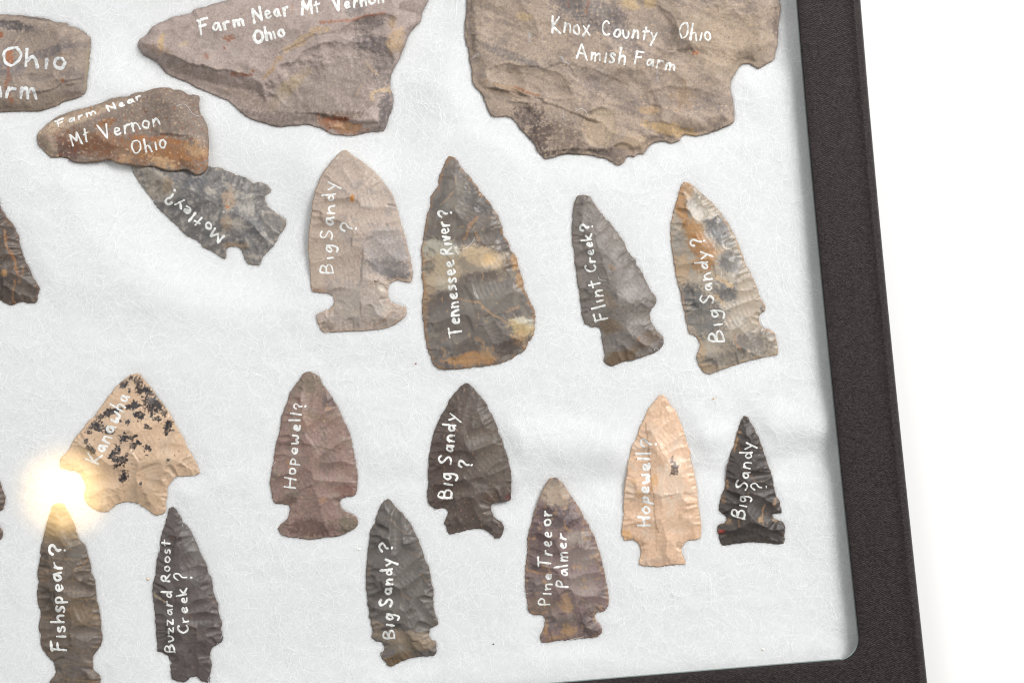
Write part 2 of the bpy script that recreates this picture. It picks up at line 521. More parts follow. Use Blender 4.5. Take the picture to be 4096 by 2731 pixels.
GLYPH = {
    'A': (.75, [[(0, 0), (.36, 1), (.75, 0)], [(.14, .36), (.62, .36)]]),
    'B': (.58, [[(0, 0), (0, 1), (.4, .95), (.5, .76), (.36, .56), (.05, .52)], [(.05, .52), (.48, .46), (.58, .24), (.42, .03), (0, 0)]]),
    'C': (.62, [[(.6, .86), (.42, 1), (.15, .82), (0, .45), (.14, .1), (.38, 0), (.62, .14)]]),
    'F': (.55, [[(0, 0), (.03, .98)], [(-.06, .97), (.55, 1)], [(.02, .52), (.42, .58)]]),
    'H': (.62, [[(0, 0), (0, 1)], [(.6, 0), (.62, 1)], [(0, .5), (.6, .52)]]),
    'K': (.6, [[(0, 0), (.04, 1)], [(.55, 1), (.03, .42), (.62, 0)]]),
    'M': (.85, [[(0, 0), (.08, 1), (.42, .3), (.72, .98), (.85, 0)]]),
    'N': (.6, [[(0, 0), (-.04, 1), (.55, .06), (.58, 1)]]),
    'O': (.7, [ell(.7, 1.0)]),
    'P': (.52, [[(0, 0), (0, 1), (.4, .97), (.52, .75), (.38, .5), (.02, .46)]]),
    'R': (.58, [[(0, 0), (0, 1), (.4, .97), (.5, .76), (.36, .52), (.02, .47)], [(.18, .46), (.58, 0)]]),
    'S': (.58, [[(.56, .84), (.34, 1), (.06, .82), (.16, .58), (.44, .42), (.54, .2), (.3, 0), (0, .1)]]),
    'T': (.75, [[(.36, 0), (.36, 1)], [(0, .98), (.75, 1)]]),
    'V': (.62, [[(0, 1), (.34, 0), (.62, 1)]]),
    'a': (.5, [[(.42, .46), (.22, .55), (.02, .3), (.14, .03), (.34, .14), (.42, .46)], [(.42, .5), (.5, .02)]]),
    'd': (.46, [[(.42, .36), (.2, .52), (.02, .26), (.18, 0), (.42, .18)], [(.4, 1), (.46, 0)]]),
    'e': (.44, [[(.05, .28), (.42, .32), (.36, .52), (.16, .54), (.02, .26), (.16, .02), (.44, .08)]]),
    'g': (.45, [[(.4, .48), (.16, .56), (.03, .3), (.18, .07), (.38, .26), (.4, .48)], [(.42, .52), (.45, -.12), (.26, -.4), (.03, -.3)]]),
    'h': (.42, [[(0, 0), (.02, 1)], [(.02, .32), (.24, .54), (.4, .4), (.42, 0)]]),
    'i': (.1, [[(.05, 0), (.05, .52)]]),
    'k': (.44, [[(0, 0), (.02, 1)], [(.4, .56), (.04, .28), (.44, 0)]]),
    'l': (.1, [[(.05, 0), (.05, 1)]]),
    'm': (.66, [[(0, 0), (.02, .52)], [(.02, .32), (.18, .54), (.3, .4), (.31, 0)], [(.31, .32), (.48, .54), (.63, .4), (.66, 0)]]),
    'n': (.42, [[(0, 0), (.02, .52)], [(.02, .32), (.22, .54), (.38, .4), (.42, 0)]]),
    'o': (.45, [ell(.45, .55)]),
    'p': (.42, [[(-.02, -.35), (.03, .52)], [(.03, .4), (.25, .56), (.42, .34), (.28, .08), (.03, .12)]]),
    'r': (.36, [[(0, 0), (.03, .52)], [(.03, .32), (.18, .52), (.36, .5)]]),
    's': (.36, [[(.36, .48), (.2, .56), (.04, .44), (.14, .31), (.32, .22), (.32, .06), (.14, 0), (0, .06)]]),
    't': (.42, [[(.2, 0), (.19, .92)], [(0, .6), (.42, .64)]]),
    'u': (.42, [[(0, .52), (.05, .1), (.22, 0), (.4, .18), (.42, .54)]]),
    'v': (.42, [[(0, .54), (.2, 0), (.42, .54)]]),
    'w': (.62, [[(0, .54), (.06, .08), (.2, .02), (.3, .36), (.42, .02), (.56, .1), (.62, .54)]]),
    'x': (.44, [[(0, .54), (.44, 0)], [(.4, .54), (-.04, -.02)]]),
    'y': (.46, [[(0, .54), (.22, .12)], [(.46, .56), (.06, -.38)]]),
    'z': (.42, [[(0, .52), (.4, .54), (.02, .02), (.42, 0)]]),
    '?': (.46, [[(0, .74), (.14, .97), (.4, .94), (.45, .72), (.2, .5), (.2, .32)], [(.2, .06), (.23, .03)]]),
}
SHARP = set('AFHKMNTVlitvxyzk')


def chaikin(p):
    p = np.asarray(p, float)
    for _ in range(2):
        a = p[:-1] * .75 + p[1:] * .25; b = p[:-1] * .25 + p[1:] * .75
        p = np.vstack([p[:1], np.stack([a, b], 1).reshape(-1, 2), p[-1:]])
    return p


def write(stone, words, parent, mat=None, width=17.0, rng=None):
    """each word: (text, (x0,y0) start of baseline, (x1,y1) end, cap height), tile pixels (two per photo pixel)"""
    rng = random.Random(stone.seed * 5 + 1)
    for (text, a, b, cap) in words:
        a = np.array(a, float); b = np.array(b, float)
        L = np.linalg.norm(b - a); dv = (b - a) / L; up = np.array([dv[1], -dv[0]])
        gap = 0.30
        tot = sum(GLYPH[c][0] for c in text) + gap * (len(text) - 1)
        kx = (L / cap) / tot if len(text) > 1 else max(0.75, (L / cap) / tot)
        cur = 0.0
        Vs, Fs, n0 = [], [], 0
        for ch in text:
            w, strokes = GLYPH[ch]
            rot = rng.uniform(-.13, .13); dy = rng.uniform(-.05, .05); sc = rng.uniform(.92, 1.08)
            for st in strokes:
                p = np.array(st, float)
                p = p + np.array([[rng.uniform(-.042, .042), rng.uniform(-.045, .045)] for _ in st])
                if ch not in SHARP:
                    p = chaikin(p)
                gx = p[:, 0] * kx; gy = p[:, 1] * sc + dy
                gx, gy = gx + gy * rot, gy
                q = a + np.outer((cur * kx + gx) * cap, dv) + np.outer(gy * cap, up)
                # photo px -> mm
                m = np.array([W(stone.origin[0] + t[0] / 2, stone.origin[1] + t[1] / 2) for t in q])
                ds = np.linalg.norm(np.diff(m, axis=0), axis=1); s = np.concatenate([[0], np.cumsum(ds)])
                k = max(2, int(s[-1] / 0.22) + 1)
                u = np.linspace(0, s[-1], k)
                m = np.stack([np.interp(u, s, m[:, 0]), np.interp(u, s, m[:, 1])], 1)
                t = np.gradient(m, axis=0) if k > 2 else np.repeat((m[1:] - m[:1]), 2, 0)
                t /= np.linalg.norm(t, axis=1)[:, None] + 1e-9
                hw = .97 * width / 2 * PX / 2 * rng.uniform(.8, 1.12)
                f = 1 + 0.34 * gnoise(u / 1.1 + rng.uniform(0, 50), u * 0 + .4, stone.seed) + .2 * gnoise(u / .4 + rng.uniform(0, 50), u * 0 + .7, stone.seed)
                # rounded pen ends
                m = np.vstack([m[:1] - t[:1] * hw * .9, m[:1] - t[:1] * hw * .55, m, m[-1:] + t[-1:] * hw * .55, m[-1:] + t[-1:] * hw * .9])
                t = np.vstack([t[:1], t[:1], t, t[-1:], t[-1:]])
                f = np.concatenate([[.35, .82], f, [.82, .35]]) * hw
                nn = np.stack([-t[:, 1], t[:, 0]], 1)
                rows = []
                for off, lift in ((-1, .0), (-.55, .04), (0, .05), (.55, .04), (1, .0)):
                    pt = m + nn * (f * off)[:, None]
                    rows.append((pt, lift))
                allp = np.vstack([r[0] for r in rows]); z = stone.z_at(allp)
                # lettering bridges hair-fine pits: smooth it slightly along the stroke
                K = len(m)
                z = z.reshape(5, K)
                z = np.maximum(z, (np.roll(z, 1, 1) + np.roll(z, -1, 1)) / 2 - .05)
                z += np.array([r[1] for r in rows])[:, None] + 0.008
                V = np.column_stack([allp, z.ravel()])
                q = []
                for r in range(4):
                    i = np.arange(K - 1)
                    q.append(np.stack([r * K + i, r * K + i + 1, (r + 1) * K + i + 1, (r + 1) * K + i], 1))
                F = np.vstack(q)[:, ::-1] + n0
                Vs.append(V); Fs.append(F); n0 += len(V)
            cur += w + gap
        o = mesh_np('inscription', np.vstack(Vs), np.vstack(Fs), mat or M_INK, parent)
    return


# ------------------------------------------------------------------ table, case
def plain(name, col, rough=.6, nscale=0, namp=0.0):
    m, nt, b, out = newmat(name)
    b.inputs['Base Color'].default_value = (*col, 1); b.inputs['Roughness'].default_value = rough
    if nscale:
        N, L = nt.nodes, nt.links
        tc = N.new('ShaderNodeTexCoord'); n = N.new('ShaderNodeTexNoise'); n.inputs['Scale'].default_value = nscale
        n.inputs['Detail'].default_value = 5
        L.new(tc.outputs['Object'], n.inputs['Vector'])
        r = N.new('ShaderNodeMapRange'); r.inputs['To Min'].default_value = 1 - namp; r.inputs['To Max'].default_value = 1 + namp
        L.new(n.outputs['Fac'], r.inputs['Value'])
        v = N.new('ShaderNodeVectorMath'); v.operation = 'SCALE'; v.inputs[0].default_value = col
        L.new(r.outputs['Result'], v.inputs['Scale']); L.new(v.outputs[0], b.inputs['Base Color'])
    return m


CASE_BOTTOM = -11.0
M_TABLE = plain('white_table', (0.90, 0.90, 0.89), .55, 14, .012)
tb = mesh_np('table_top', [(-1500, -1200, CASE_BOTTOM - .3), (1500, -1200, CASE_BOTTOM - .3), (1500, 1200, CASE_BOTTOM - .3), (-1500, 1200, CASE_BOTTOM - .3)],
             [(0, 1, 2, 3)], M_TABLE)
tag(tb, kind='structure')

# opening of the lid, photo pixels; the long sides bow a little as the card does
RIGHT = [(3128, -700), (3181, 0), (3236, 683), (3303, 1365), (3374, 2048), (3421, 2500), (3434, 2622)]
BOTTOM = [(3434, 2622), (2090, 2733), (700, 2850), (-700, 2965)]
LEFT = [(-700, 2965), (-1000, -370)]
TOP = [(-1000, -370), (3128, -700)]


def lid_loops():
    sides = [[np.array(W(*p)) for p in s] for s in (RIGHT, BOTTOM, LEFT, TOP)]
    r = 85 * PX; wd = 20.0
    pts, outs = [], []
    ns = len(sides)
    for k in range(ns):
        S = sides[k]; nx = sides[(k + 1) % ns]
        d1 = (S[-1] - S[-2]); d1 /= np.linalg.norm(d1)
        d2 = (nx[1] - nx[0]); d2 /= np.linalg.norm(d2)
        dprev = (sides[k - 1][-1] - sides[k - 1][-2]); dprev /= np.linalg.norm(dprev)
        # straight run, densified with smooth interpolation
        P = np.array(S); seg = np.linalg.norm(np.diff(P, axis=0), axis=1); s = np.concatenate([[0], np.cumsum(seg)])
        u = np.linspace(r * 1.0, s[-1] - r * 1.0, 90)
        if len(P) > 3:
            cx = np.polyfit(s, P[:, 0], 3); cy = np.polyfit(s, P[:, 1], 3)
            Q = np.stack([np.polyval(cx, u), np.polyval(cy, u)], 1)
        else:
            Q = np.stack([np.interp(u, s, P[:, 0]), np.interp(u, s, P[:, 1])], 1)
        T = np.gradient(Q, axis=0); T /= np.linalg.norm(T, axis=1)[:, None]
        nrm = np.stack([-T[:, 1], T[:, 0]], 1)      # outward for a clockwise loop
        pts += list(Q); outs += list(nrm)
        n1 = nrm[-1]; d1 = T[-1]
        n2 = np.array([-d2[1], d2[0]])
        # arc to the next side
        start = Q[-1]
        c = start - n1 * r
        a1 = math.atan2(n1[1], n1[0]); a2 = math.atan2(n2[1], n2[0])
        while a2 > a1: a2 -= 2 * math.pi
        for t in np.linspace(0, 1, 14)[1:-1]:
            a = a1 + (a2 - a1) * t
            uvec = np.array([math.cos(a), math.sin(a)])
            f = max(abs(uvec @ n1), abs(uvec @ n2))
            pts.append(c + uvec * r)
            outs.append(((uvec * (r + wd) / f) - uvec * r) / wd)
    return np.array(pts), np.array(outs)


LP, LO = lid_loops()


def case_mat():
    m, nt, b, out = newmat('black_embossed_paper')
    N, L = nt.nodes, nt.links
    tc = N.new('ShaderNodeTexCoord')

    def rotmap(deg, sx, sy):
        r = N.new('ShaderNodeMapping'); r.inputs['Rotation'].default_value = (0, 0, math.radians(deg))
        r.inputs['Scale'].default_value = (sx, sy, 300)
        L.new(tc.outputs['Object'], r.inputs['Vector'])
        return r
    # short raised dashes in slanting rows, like woven cloth
    a = rotmap(24, 1300, 1300)
    wv = N.new('ShaderNodeTexWave'); wv.bands_direction = 'Y'; wv.inputs['Scale'].default_value = 0.45
    wv.inputs['Distortion'].default_value = 3.0; wv.inputs['Detail'].default_value = 2; wv.inputs['Detail Scale'].default_value = 0.6
    L.new(a.outputs[0], wv.inputs['Vector'])
    b2 = rotmap(24, 1500, 3200)
    n1 = N.new('ShaderNodeTexNoise'); n1.inputs['Scale'].default_value = 1.0; n1.inputs['Detail'].default_value = 3; n1.inputs['Roughness'].default_value = .7
    L.new(b2.outputs[0], n1.inputs['Vector'])
    m1 = N.new('ShaderNodeMapRange'); m1.inputs['From Min'].default_value = .35; m1.inputs['From Max'].default_value = .7
    L.new(n1.outputs['Fac'], m1.inputs['Value'])
    m2 = N.new('ShaderNodeMapRange'); m2.inputs['To Min'].default_value = .45
    L.new(wv.outputs['Fac'], m2.inputs['Value'])
    mx = N.new('ShaderNodeMath'); mx.operation = 'MULTIPLY'
    L.new(m1.outputs[0], mx.inputs[0]); L.new(m2.outputs[0], mx.inputs[1])
    r = N.new('ShaderNodeValToRGB')
    r.color_ramp.elements[0].position = 0.1; r.color_ramp.elements[0].color = (0.0115, 0.0079, 0.0081, 1)
    r.color_ramp.elements[1].position = 0.85; r.color_ramp.elements[1].color = (0.057, 0.044, 0.043, 1)
    L.new(mx.outputs[0], r.inputs['Fac']); L.new(r.outputs['Color'], b.inputs['Base Color'])
    bp = N.new('ShaderNodeBump'); bp.inputs['Strength'].default_value = 0.5; bp.inputs['Distance'].default_value = 0.0002
    L.new(mx.outputs[0], bp.inputs['Height']); L.new(bp.outputs['Normal'], b.inputs['Normal'])
    b.inputs['Roughness'].default_value = 0.42
    b.inputs['Specular IOR Level'].default_value = 0.2
    return m


M_CASE = case_mat()
case = link(bpy.data.objects.new('display_case', None))
case.location = (0, 0, CASE_BOTTOM * MM)
tag(case, 'shallow black paper covered display case with glass lid holding the stones', 'display case')
ZC = -CASE_BOTTOM


def ring_mesh(name, prof, mat, parent, zoff):
    n = len(LP); V, F = [], []
    for (o, z) in prof:
        V.append(np.column_stack([LP + LO * o, np.full(n, z + zoff)]))
    for k in range(len(prof) - 1):
        i = np.arange(n); j = (i + 1) % n
        F.append(np.stack([k * n + i, (k + 1) * n + i, (k + 1) * n + j, k * n + j], 1))
    return mesh_np(name, np.vstack(V), np.vstack(F)[:, ::-1], mat, parent)


ring_mesh('lid_frame', [(0.0, 0.02), (-0.02, .4), (.12, .72), (.5, .82), (3, .86), (9, .80), (14, .80), (16.2, .84), (16.9, 1.05), (17.4, 1.22), (17.8, 1.12), (18.2, .7),
                        (18.9, .2), (19.4, -.3), (19.8, -1.1), (20, -2.2), (20.05, -6), (20.05, -10.9)], M_CASE, case, ZC)
M_BOARD = plain('grey_board', (.35, .34, .32), .8, 60, .1)
n = len(LP)
bot = np.vstack([np.column_stack([LP + LO * 18.5, np.full(n, 0.4)]), np.column_stack([LP + LO * 18.5, np.full(n, 1.6)])])
me = bpy.data.meshes.new('bottom_board')
me.from_pydata([tuple(v * MM) for v in bot], [], [tuple(range(n))] + [tuple(range(2 * n - 1, n - 1, -1))] +
               [(i, n + i, n + (i + 1) % n, (i + 1) % n) for i in range(n)])
me.materials.append(M_BOARD)
link(bpy.data.objects.new('bottom_board', me), case)

# clear glass held under the lid
gm = bpy.data.materials.new('clear_glass'); gm.use_nodes = True
gm.node_tree.nodes.clear()
tr = gm.node_tree.nodes.new('ShaderNodeBsdfTransparent'); tr.inputs[0].default_value = (0.99, 0.992, 0.991, 1)
ot = gm.node_tree.nodes.new('ShaderNodeOutputMaterial'); gm.node_tree.links.new(tr.outputs[0], ot.inputs['Surface'])
g = np.vstack([np.column_stack([LP + LO * 6, np.full(n, 0.0 + ZC)]), np.column_stack([LP + LO * 6, np.full(n, -GLASS_T + ZC)])])
me = bpy.data.meshes.new('glass_pane')
me.from_pydata([tuple(v * MM) for v in g], [], [tuple(range(n - 1, -1, -1)), tuple(range(n, 2 * n))] + [(i, (i + 1) % n, n + (i + 1) % n, n + i) for i in range(n)])
me.materials.append(gm)
link(bpy.data.objects.new('glass_pane', me), case)
M_RIM = plain('green_glass_edge', (.25, .31, .295), .35, 900, .12)
ring_mesh('glass_edge', [(-.30, .012), (.0, .012)], M_RIM, case, ZC)

# added glossy disc on the pane, placed to carry the bulb's mirrored glow
sm = bpy.data.materials.new('added_glare_gloss'); sm.use_nodes = True
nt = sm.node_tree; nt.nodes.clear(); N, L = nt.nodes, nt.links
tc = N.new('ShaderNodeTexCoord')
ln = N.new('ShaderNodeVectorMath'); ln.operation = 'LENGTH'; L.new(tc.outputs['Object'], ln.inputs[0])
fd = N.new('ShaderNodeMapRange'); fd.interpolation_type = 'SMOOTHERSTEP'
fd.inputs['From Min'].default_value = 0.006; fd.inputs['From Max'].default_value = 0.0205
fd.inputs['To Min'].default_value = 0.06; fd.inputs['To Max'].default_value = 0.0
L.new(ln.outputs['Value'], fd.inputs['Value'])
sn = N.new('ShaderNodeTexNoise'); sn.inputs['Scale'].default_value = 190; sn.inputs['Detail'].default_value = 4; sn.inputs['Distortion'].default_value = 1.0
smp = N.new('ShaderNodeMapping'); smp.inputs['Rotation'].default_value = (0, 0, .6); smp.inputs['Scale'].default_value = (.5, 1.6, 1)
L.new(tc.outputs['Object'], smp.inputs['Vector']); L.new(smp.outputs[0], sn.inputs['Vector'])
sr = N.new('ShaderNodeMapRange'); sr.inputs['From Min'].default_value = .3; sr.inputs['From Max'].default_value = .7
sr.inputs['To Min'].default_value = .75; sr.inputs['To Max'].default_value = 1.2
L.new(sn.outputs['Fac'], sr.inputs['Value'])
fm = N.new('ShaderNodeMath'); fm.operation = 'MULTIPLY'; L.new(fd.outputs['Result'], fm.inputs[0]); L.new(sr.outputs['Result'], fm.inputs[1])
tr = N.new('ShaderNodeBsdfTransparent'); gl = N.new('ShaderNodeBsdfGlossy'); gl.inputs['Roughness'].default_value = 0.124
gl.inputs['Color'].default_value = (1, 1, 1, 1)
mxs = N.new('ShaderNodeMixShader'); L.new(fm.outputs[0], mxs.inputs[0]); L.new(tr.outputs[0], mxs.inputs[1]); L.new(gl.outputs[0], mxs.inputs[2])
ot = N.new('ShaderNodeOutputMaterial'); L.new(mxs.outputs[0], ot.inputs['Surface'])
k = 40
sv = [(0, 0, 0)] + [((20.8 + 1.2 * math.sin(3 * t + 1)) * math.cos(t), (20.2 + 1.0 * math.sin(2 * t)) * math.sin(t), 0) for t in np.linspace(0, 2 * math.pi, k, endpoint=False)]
so = mesh_np('added_glare_disc', sv, [(0, 1 + i, 1 + (i + 1) % k) for i in range(k)], sm, case)
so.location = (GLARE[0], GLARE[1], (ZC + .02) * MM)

# ------------------------------------------------------------------ the stones
STONES = []
DATA = []
def off(pts, dx, dy):
    return [(x + dx, y + dy) for x, y in pts]


def add(name, label, cat, origin, outline, T, seed, base, layers, words, mat, ink=None, width=17.0, **kw):
    DATA.append((name, label, cat, origin, outline, T, seed, base, layers, words, mat, ink, width, kw))


TAN, RUST, DARK = (190, 160, 120), (146, 86, 52), (84, 77, 74)

# --- four weathered slabs along the top
add('flint_slab', 'grey brown flint slab with rusty streaks, largest letters spelling Ohio', 'stone', (0, 0),
    [(-340, 450), (-280, 220), (-150, 130), (0, 113), (50, 113), (100, 120), (160, 118), (230, 130), (300, 135), (370, 148), (440, 175), (500, 180),
     (540, 185), (550, 205), (590, 212), (640, 235), (680, 260), (700, 285), (720, 305), (722, 350), (718, 420), (715, 490), (708, 560), (697, 640),
     (693, 700), (680, 750), (640, 780), (590, 800), (540, 812), (500, 825), (450, 855), (400, 870), (340, 890), (270, 900), (180, 895), (90, 900),
     (0, 902), (-120, 895), (-260, 860), (-330, 700)], 3.4, 11, (142, 128, 114),
    [('N', (160, 144, 126), 7, .0, .5, .6), ('N', (118, 106, 96), 5, .1, .5, .6), ('G', (122, 112, 106), -18, 16, 2.0, .1, .5, .5),
     ('B', (96, 92, 92), 330, 440, 260, 34, -16, .6), ('B', (104, 100, 102), 90, 560, 120, 60, 0, .6), ('B', (74, 70, 70), 110, 212, 150, 42, 8, .95),
     ('B', (86, 78, 72), 330, 150, 190, 22, 8, .8), ('B', (128, 112, 92), 300, 820, 330, 70, -6, .6), ('B', (164, 150, 118), 706, 540, 22, 190, 6, .85),
     ('L', (90, 78, 68), [(250, 735), (400, 738), (520, 660), (660, 640)], 9, .8), ('L', (92, 88, 94), [(290, 470), (420, 455), (520, 395), (690, 365)], 10, .6),
     ('L', RUST, [(85, 520), (80, 600), (72, 700), (100, 830)], 20, .9), ('B', (165, 92, 48), 85, 460, 30, 62, 0, .9), ('B', RUST, 10, 285, 25, 25),
     ('B', RUST, 508, 650, 14, 14), ('L', RUST, [(490, 440), (550, 455)], 7, .8), ('L', (186, 168, 140), [(110, 370), (155, 295)], 6, .8),
     ('S', (190, 168, 136), .9, .55, .6), ('S', (96, 82, 72), .8, .58, .6), ('E', (120, 106, 88), 1.0, .5)],
    [('Ohio', (25, 528), (532, 548), 148), ('arm', (-75, 772), (292, 792), 140)], 'SLAB', 'THIN', 25,
    slab=True, rim=1.7, serr=.12, flakes=False, step=.34, relief=.04, H=4.0,
    cuts=[('plane', 600, 215, 740, 400, .9, 0.3), ('plane', 690, 300, 690, 760, 1.1, .4), ('plane', 660, 660, 240, 760, .32, .35),
          ('bowl', 560, 570, 130, 80, -10, .5), ('bowl', 110, 215, 140, 45, 8, .8), ('bowl', 300, 660, 180, 70, 0, .5)])

add('flint_slab', 'long taupe flint slab with deep scooped scar and orange patch on its rim', 'stone', (540, 0),
    [(12, 345), (25, 310), (60, 290), (90, 260), (130, 210), (180, 180), (240, 160), (290, 130), (350, 120), (400, 108), (440, 100), (470, 65),
     (540, 52), (620, 25), (700, 5), (780, -20), (1000, -70), (1400, -130), (1900, -150), (2250, -110), (2345, -40), (2340, 10), (2310, 70),
     (2290, 120), (2285, 165), (2250, 205), (2215, 240), (2185, 280), (2165, 340), (2140, 400), (2120, 460), (2090, 510), (2060, 570), (2040, 630),
     (2040, 680), (2055, 740), (2065, 800), (2052, 880), (2030, 930), (2015, 990), (1990, 1045), (1940, 1055), (1880, 1058), (1820, 1070),
     (1720, 1090), (1640, 1082), (1580, 1078), (1530, 1055), (1500, 1035), (1440, 1015), (1370, 1000), (1290, 1005), (1220, 1010), (1160, 1018),
     (1090, 1005), (1020, 985), (940, 960), (880, 930), (830, 890), (790, 850), (740, 810), (690, 790), (620, 760), (540, 725), (480, 700),
     (420, 665), (360, 640), (310, 620), (250, 590), (210, 550), (170, 500), (110, 465), (60, 440), (35, 400), (15, 370)], 5.2, 12, (166, 151, 140),
    [('N', (182, 166, 152), 8, .0, .6, .5), ('N', (146, 132, 122), 5, .15, .6, .6), ('G', (138, 124, 112), 28, 20, 3, .1, .6, .4),
     ('B', (140, 126, 112), 1500, 760, 560, 260, -22, .8, .25), ('G', (120, 110, 104), 115, 14, 1.6, .25, .6, .22),
     ('B', (134, 118, 105), 640, 660, 480, 70, 18, .65), ('B', (168, 146, 104), 1230, 700, 190, 50, -45, .6), ('B', (178, 162, 146), 1160, 800, 70, 70, 0, .7),  # first blob: lower-left band, part patina, part facet shade painted in
     ('B', (126, 108, 88), 900, 800, 260, 70, 20, .5), ('B', (112, 100, 90), 1060, 950, 260, 50, 8, .7), ('B', (86, 80, 78), 2010, 880, 55, 190, 8, .9),
     ('B', (92, 86, 84), 1930, 360, 190, 70, 10, .8), ('B', (84, 76, 72), 1870, 200, 130, 60, -10, .75), ('B', (108, 102, 100), 1760, 60, 75, 80, 0, .7),
     ('B', (104, 96, 92), 1990, 540, 90, 130, 20, .6), ('B', (96, 86, 78), 1400, 930, 260, 34, 4, .6), ('B', (104, 80, 62), 1640, 930, 200, 40, 0, .6),
     ('B', (160, 104, 68), 1650, 1000, 180, 62, 14, .9, .3, .5), ('B', (196, 152, 108), 1690, 1012, 110, 40, 10, .85, .3, .6), ('B', (146, 78, 46), 1620, 952, 90, 16, 0, .7, .4, .7),
     ('B', RUST, 755, 315, 48, 26, 0, .85, .3, .6), ('B', RUST, 850, 602, 80, 18, 6, .85, .3, .6), ('B', RUST, 720, 390, 12, 12), ('B', RUST, 950, 575, 12, 12),
     ('L', RUST, [(1160, 60), (1180, 150)], 7, .7), ('L', RUST, [(1262, 40), (1262, 120)], 7, .7), ('B', RUST, 580, 460, 26, 22, 0, .6, .3, .6),
     ('L', (160, 92, 54), [(1490, 190), (1650, 178), (1760, 160), (1880, 130), (2000, 108)], 15, .85),
     ('L', (196, 160, 104), [(1190, 420), (1330, 340), (1460, 250), (1560, 240)], 34, .7), ('L', (92, 76, 60), [(1160, 430), (1330, 350), (1430, 290), (1600, 270)], 9, .7),
     ('L', (178, 134, 74), [(1160, 460), (1100, 560), (1040, 630)], 22, .7), ('B', (200, 166, 120), 2085, 320, 62, 100, 20, .75), ('B', TAN, 2060, 190, 30, 60, 10, .7),
     ('L', (206, 176, 130), [(1890, 790), (1900, 740), (1960, 720), (2040, 715)], 22, .9), ('L', TAN, [(1850, 500), (1900, 570), (1950, 600)], 12, .7),
     ('L', TAN, [(1770, 760), (1800, 690)], 12, .6), ('B', (202, 168, 108), 215, 340, 22, 70, 6, .8, .4, .6), ('B', (200, 176, 138), 400, 360, 50, 16, -20, .7),
     ('B', (176, 132, 80), 200, 400, 120, 30, 20, .3), ('L', (88, 82, 80), [(60, 430), (160, 490), (230, 560)], 22, .6),
     ('S', (206, 182, 148), .9, .6, .6), ('S', (98, 82, 72), .8, .58, .5), ('E', (110, 98, 88), 1.0, .5)],
    [('Farm', (538, 283), (878, 215), 112), ('Near', (965, 190), (1240, 128), 120), ('Mt', (1345, 118), (1485, 112), 104), ('Vernon', (1600, 98), (1990, 22), 106),
     ('Ohio', (965, 352), (1205, 298), 98)], 'SLAB', None, 21,
    slab=True, rim=1.7, serr=.12, flakes=False, step=.34, relief=.035, H=5.5, low=1.0,
    cuts=[('plane', 1000, 630, 440, 510, .8, .5), ('plane', 560, 560, 20, 340, .85, .5), ('plane', 1500, 915, 1080, 880, .9, 2.0), ('plane', 1960, 990, 1500, 930, .7, 1.9), ('plane', 1180, 1000, 900, 720, .5, 1.3),
          ('bowl', 1560, 690, 560, 330, -22, 3.3), ('bowl', 1880, 230, 250, 95, -12, 2.0), ('bowl', 270, 330, 90, 90, 0, .35), ('bowl', 700, 420, 330, 150, 15, .45),
          ('plane', 2100, 80, 1960, 900, .45, 1.0), ('bowl', 1640, 1010, 150, 50, 10, -.6)])

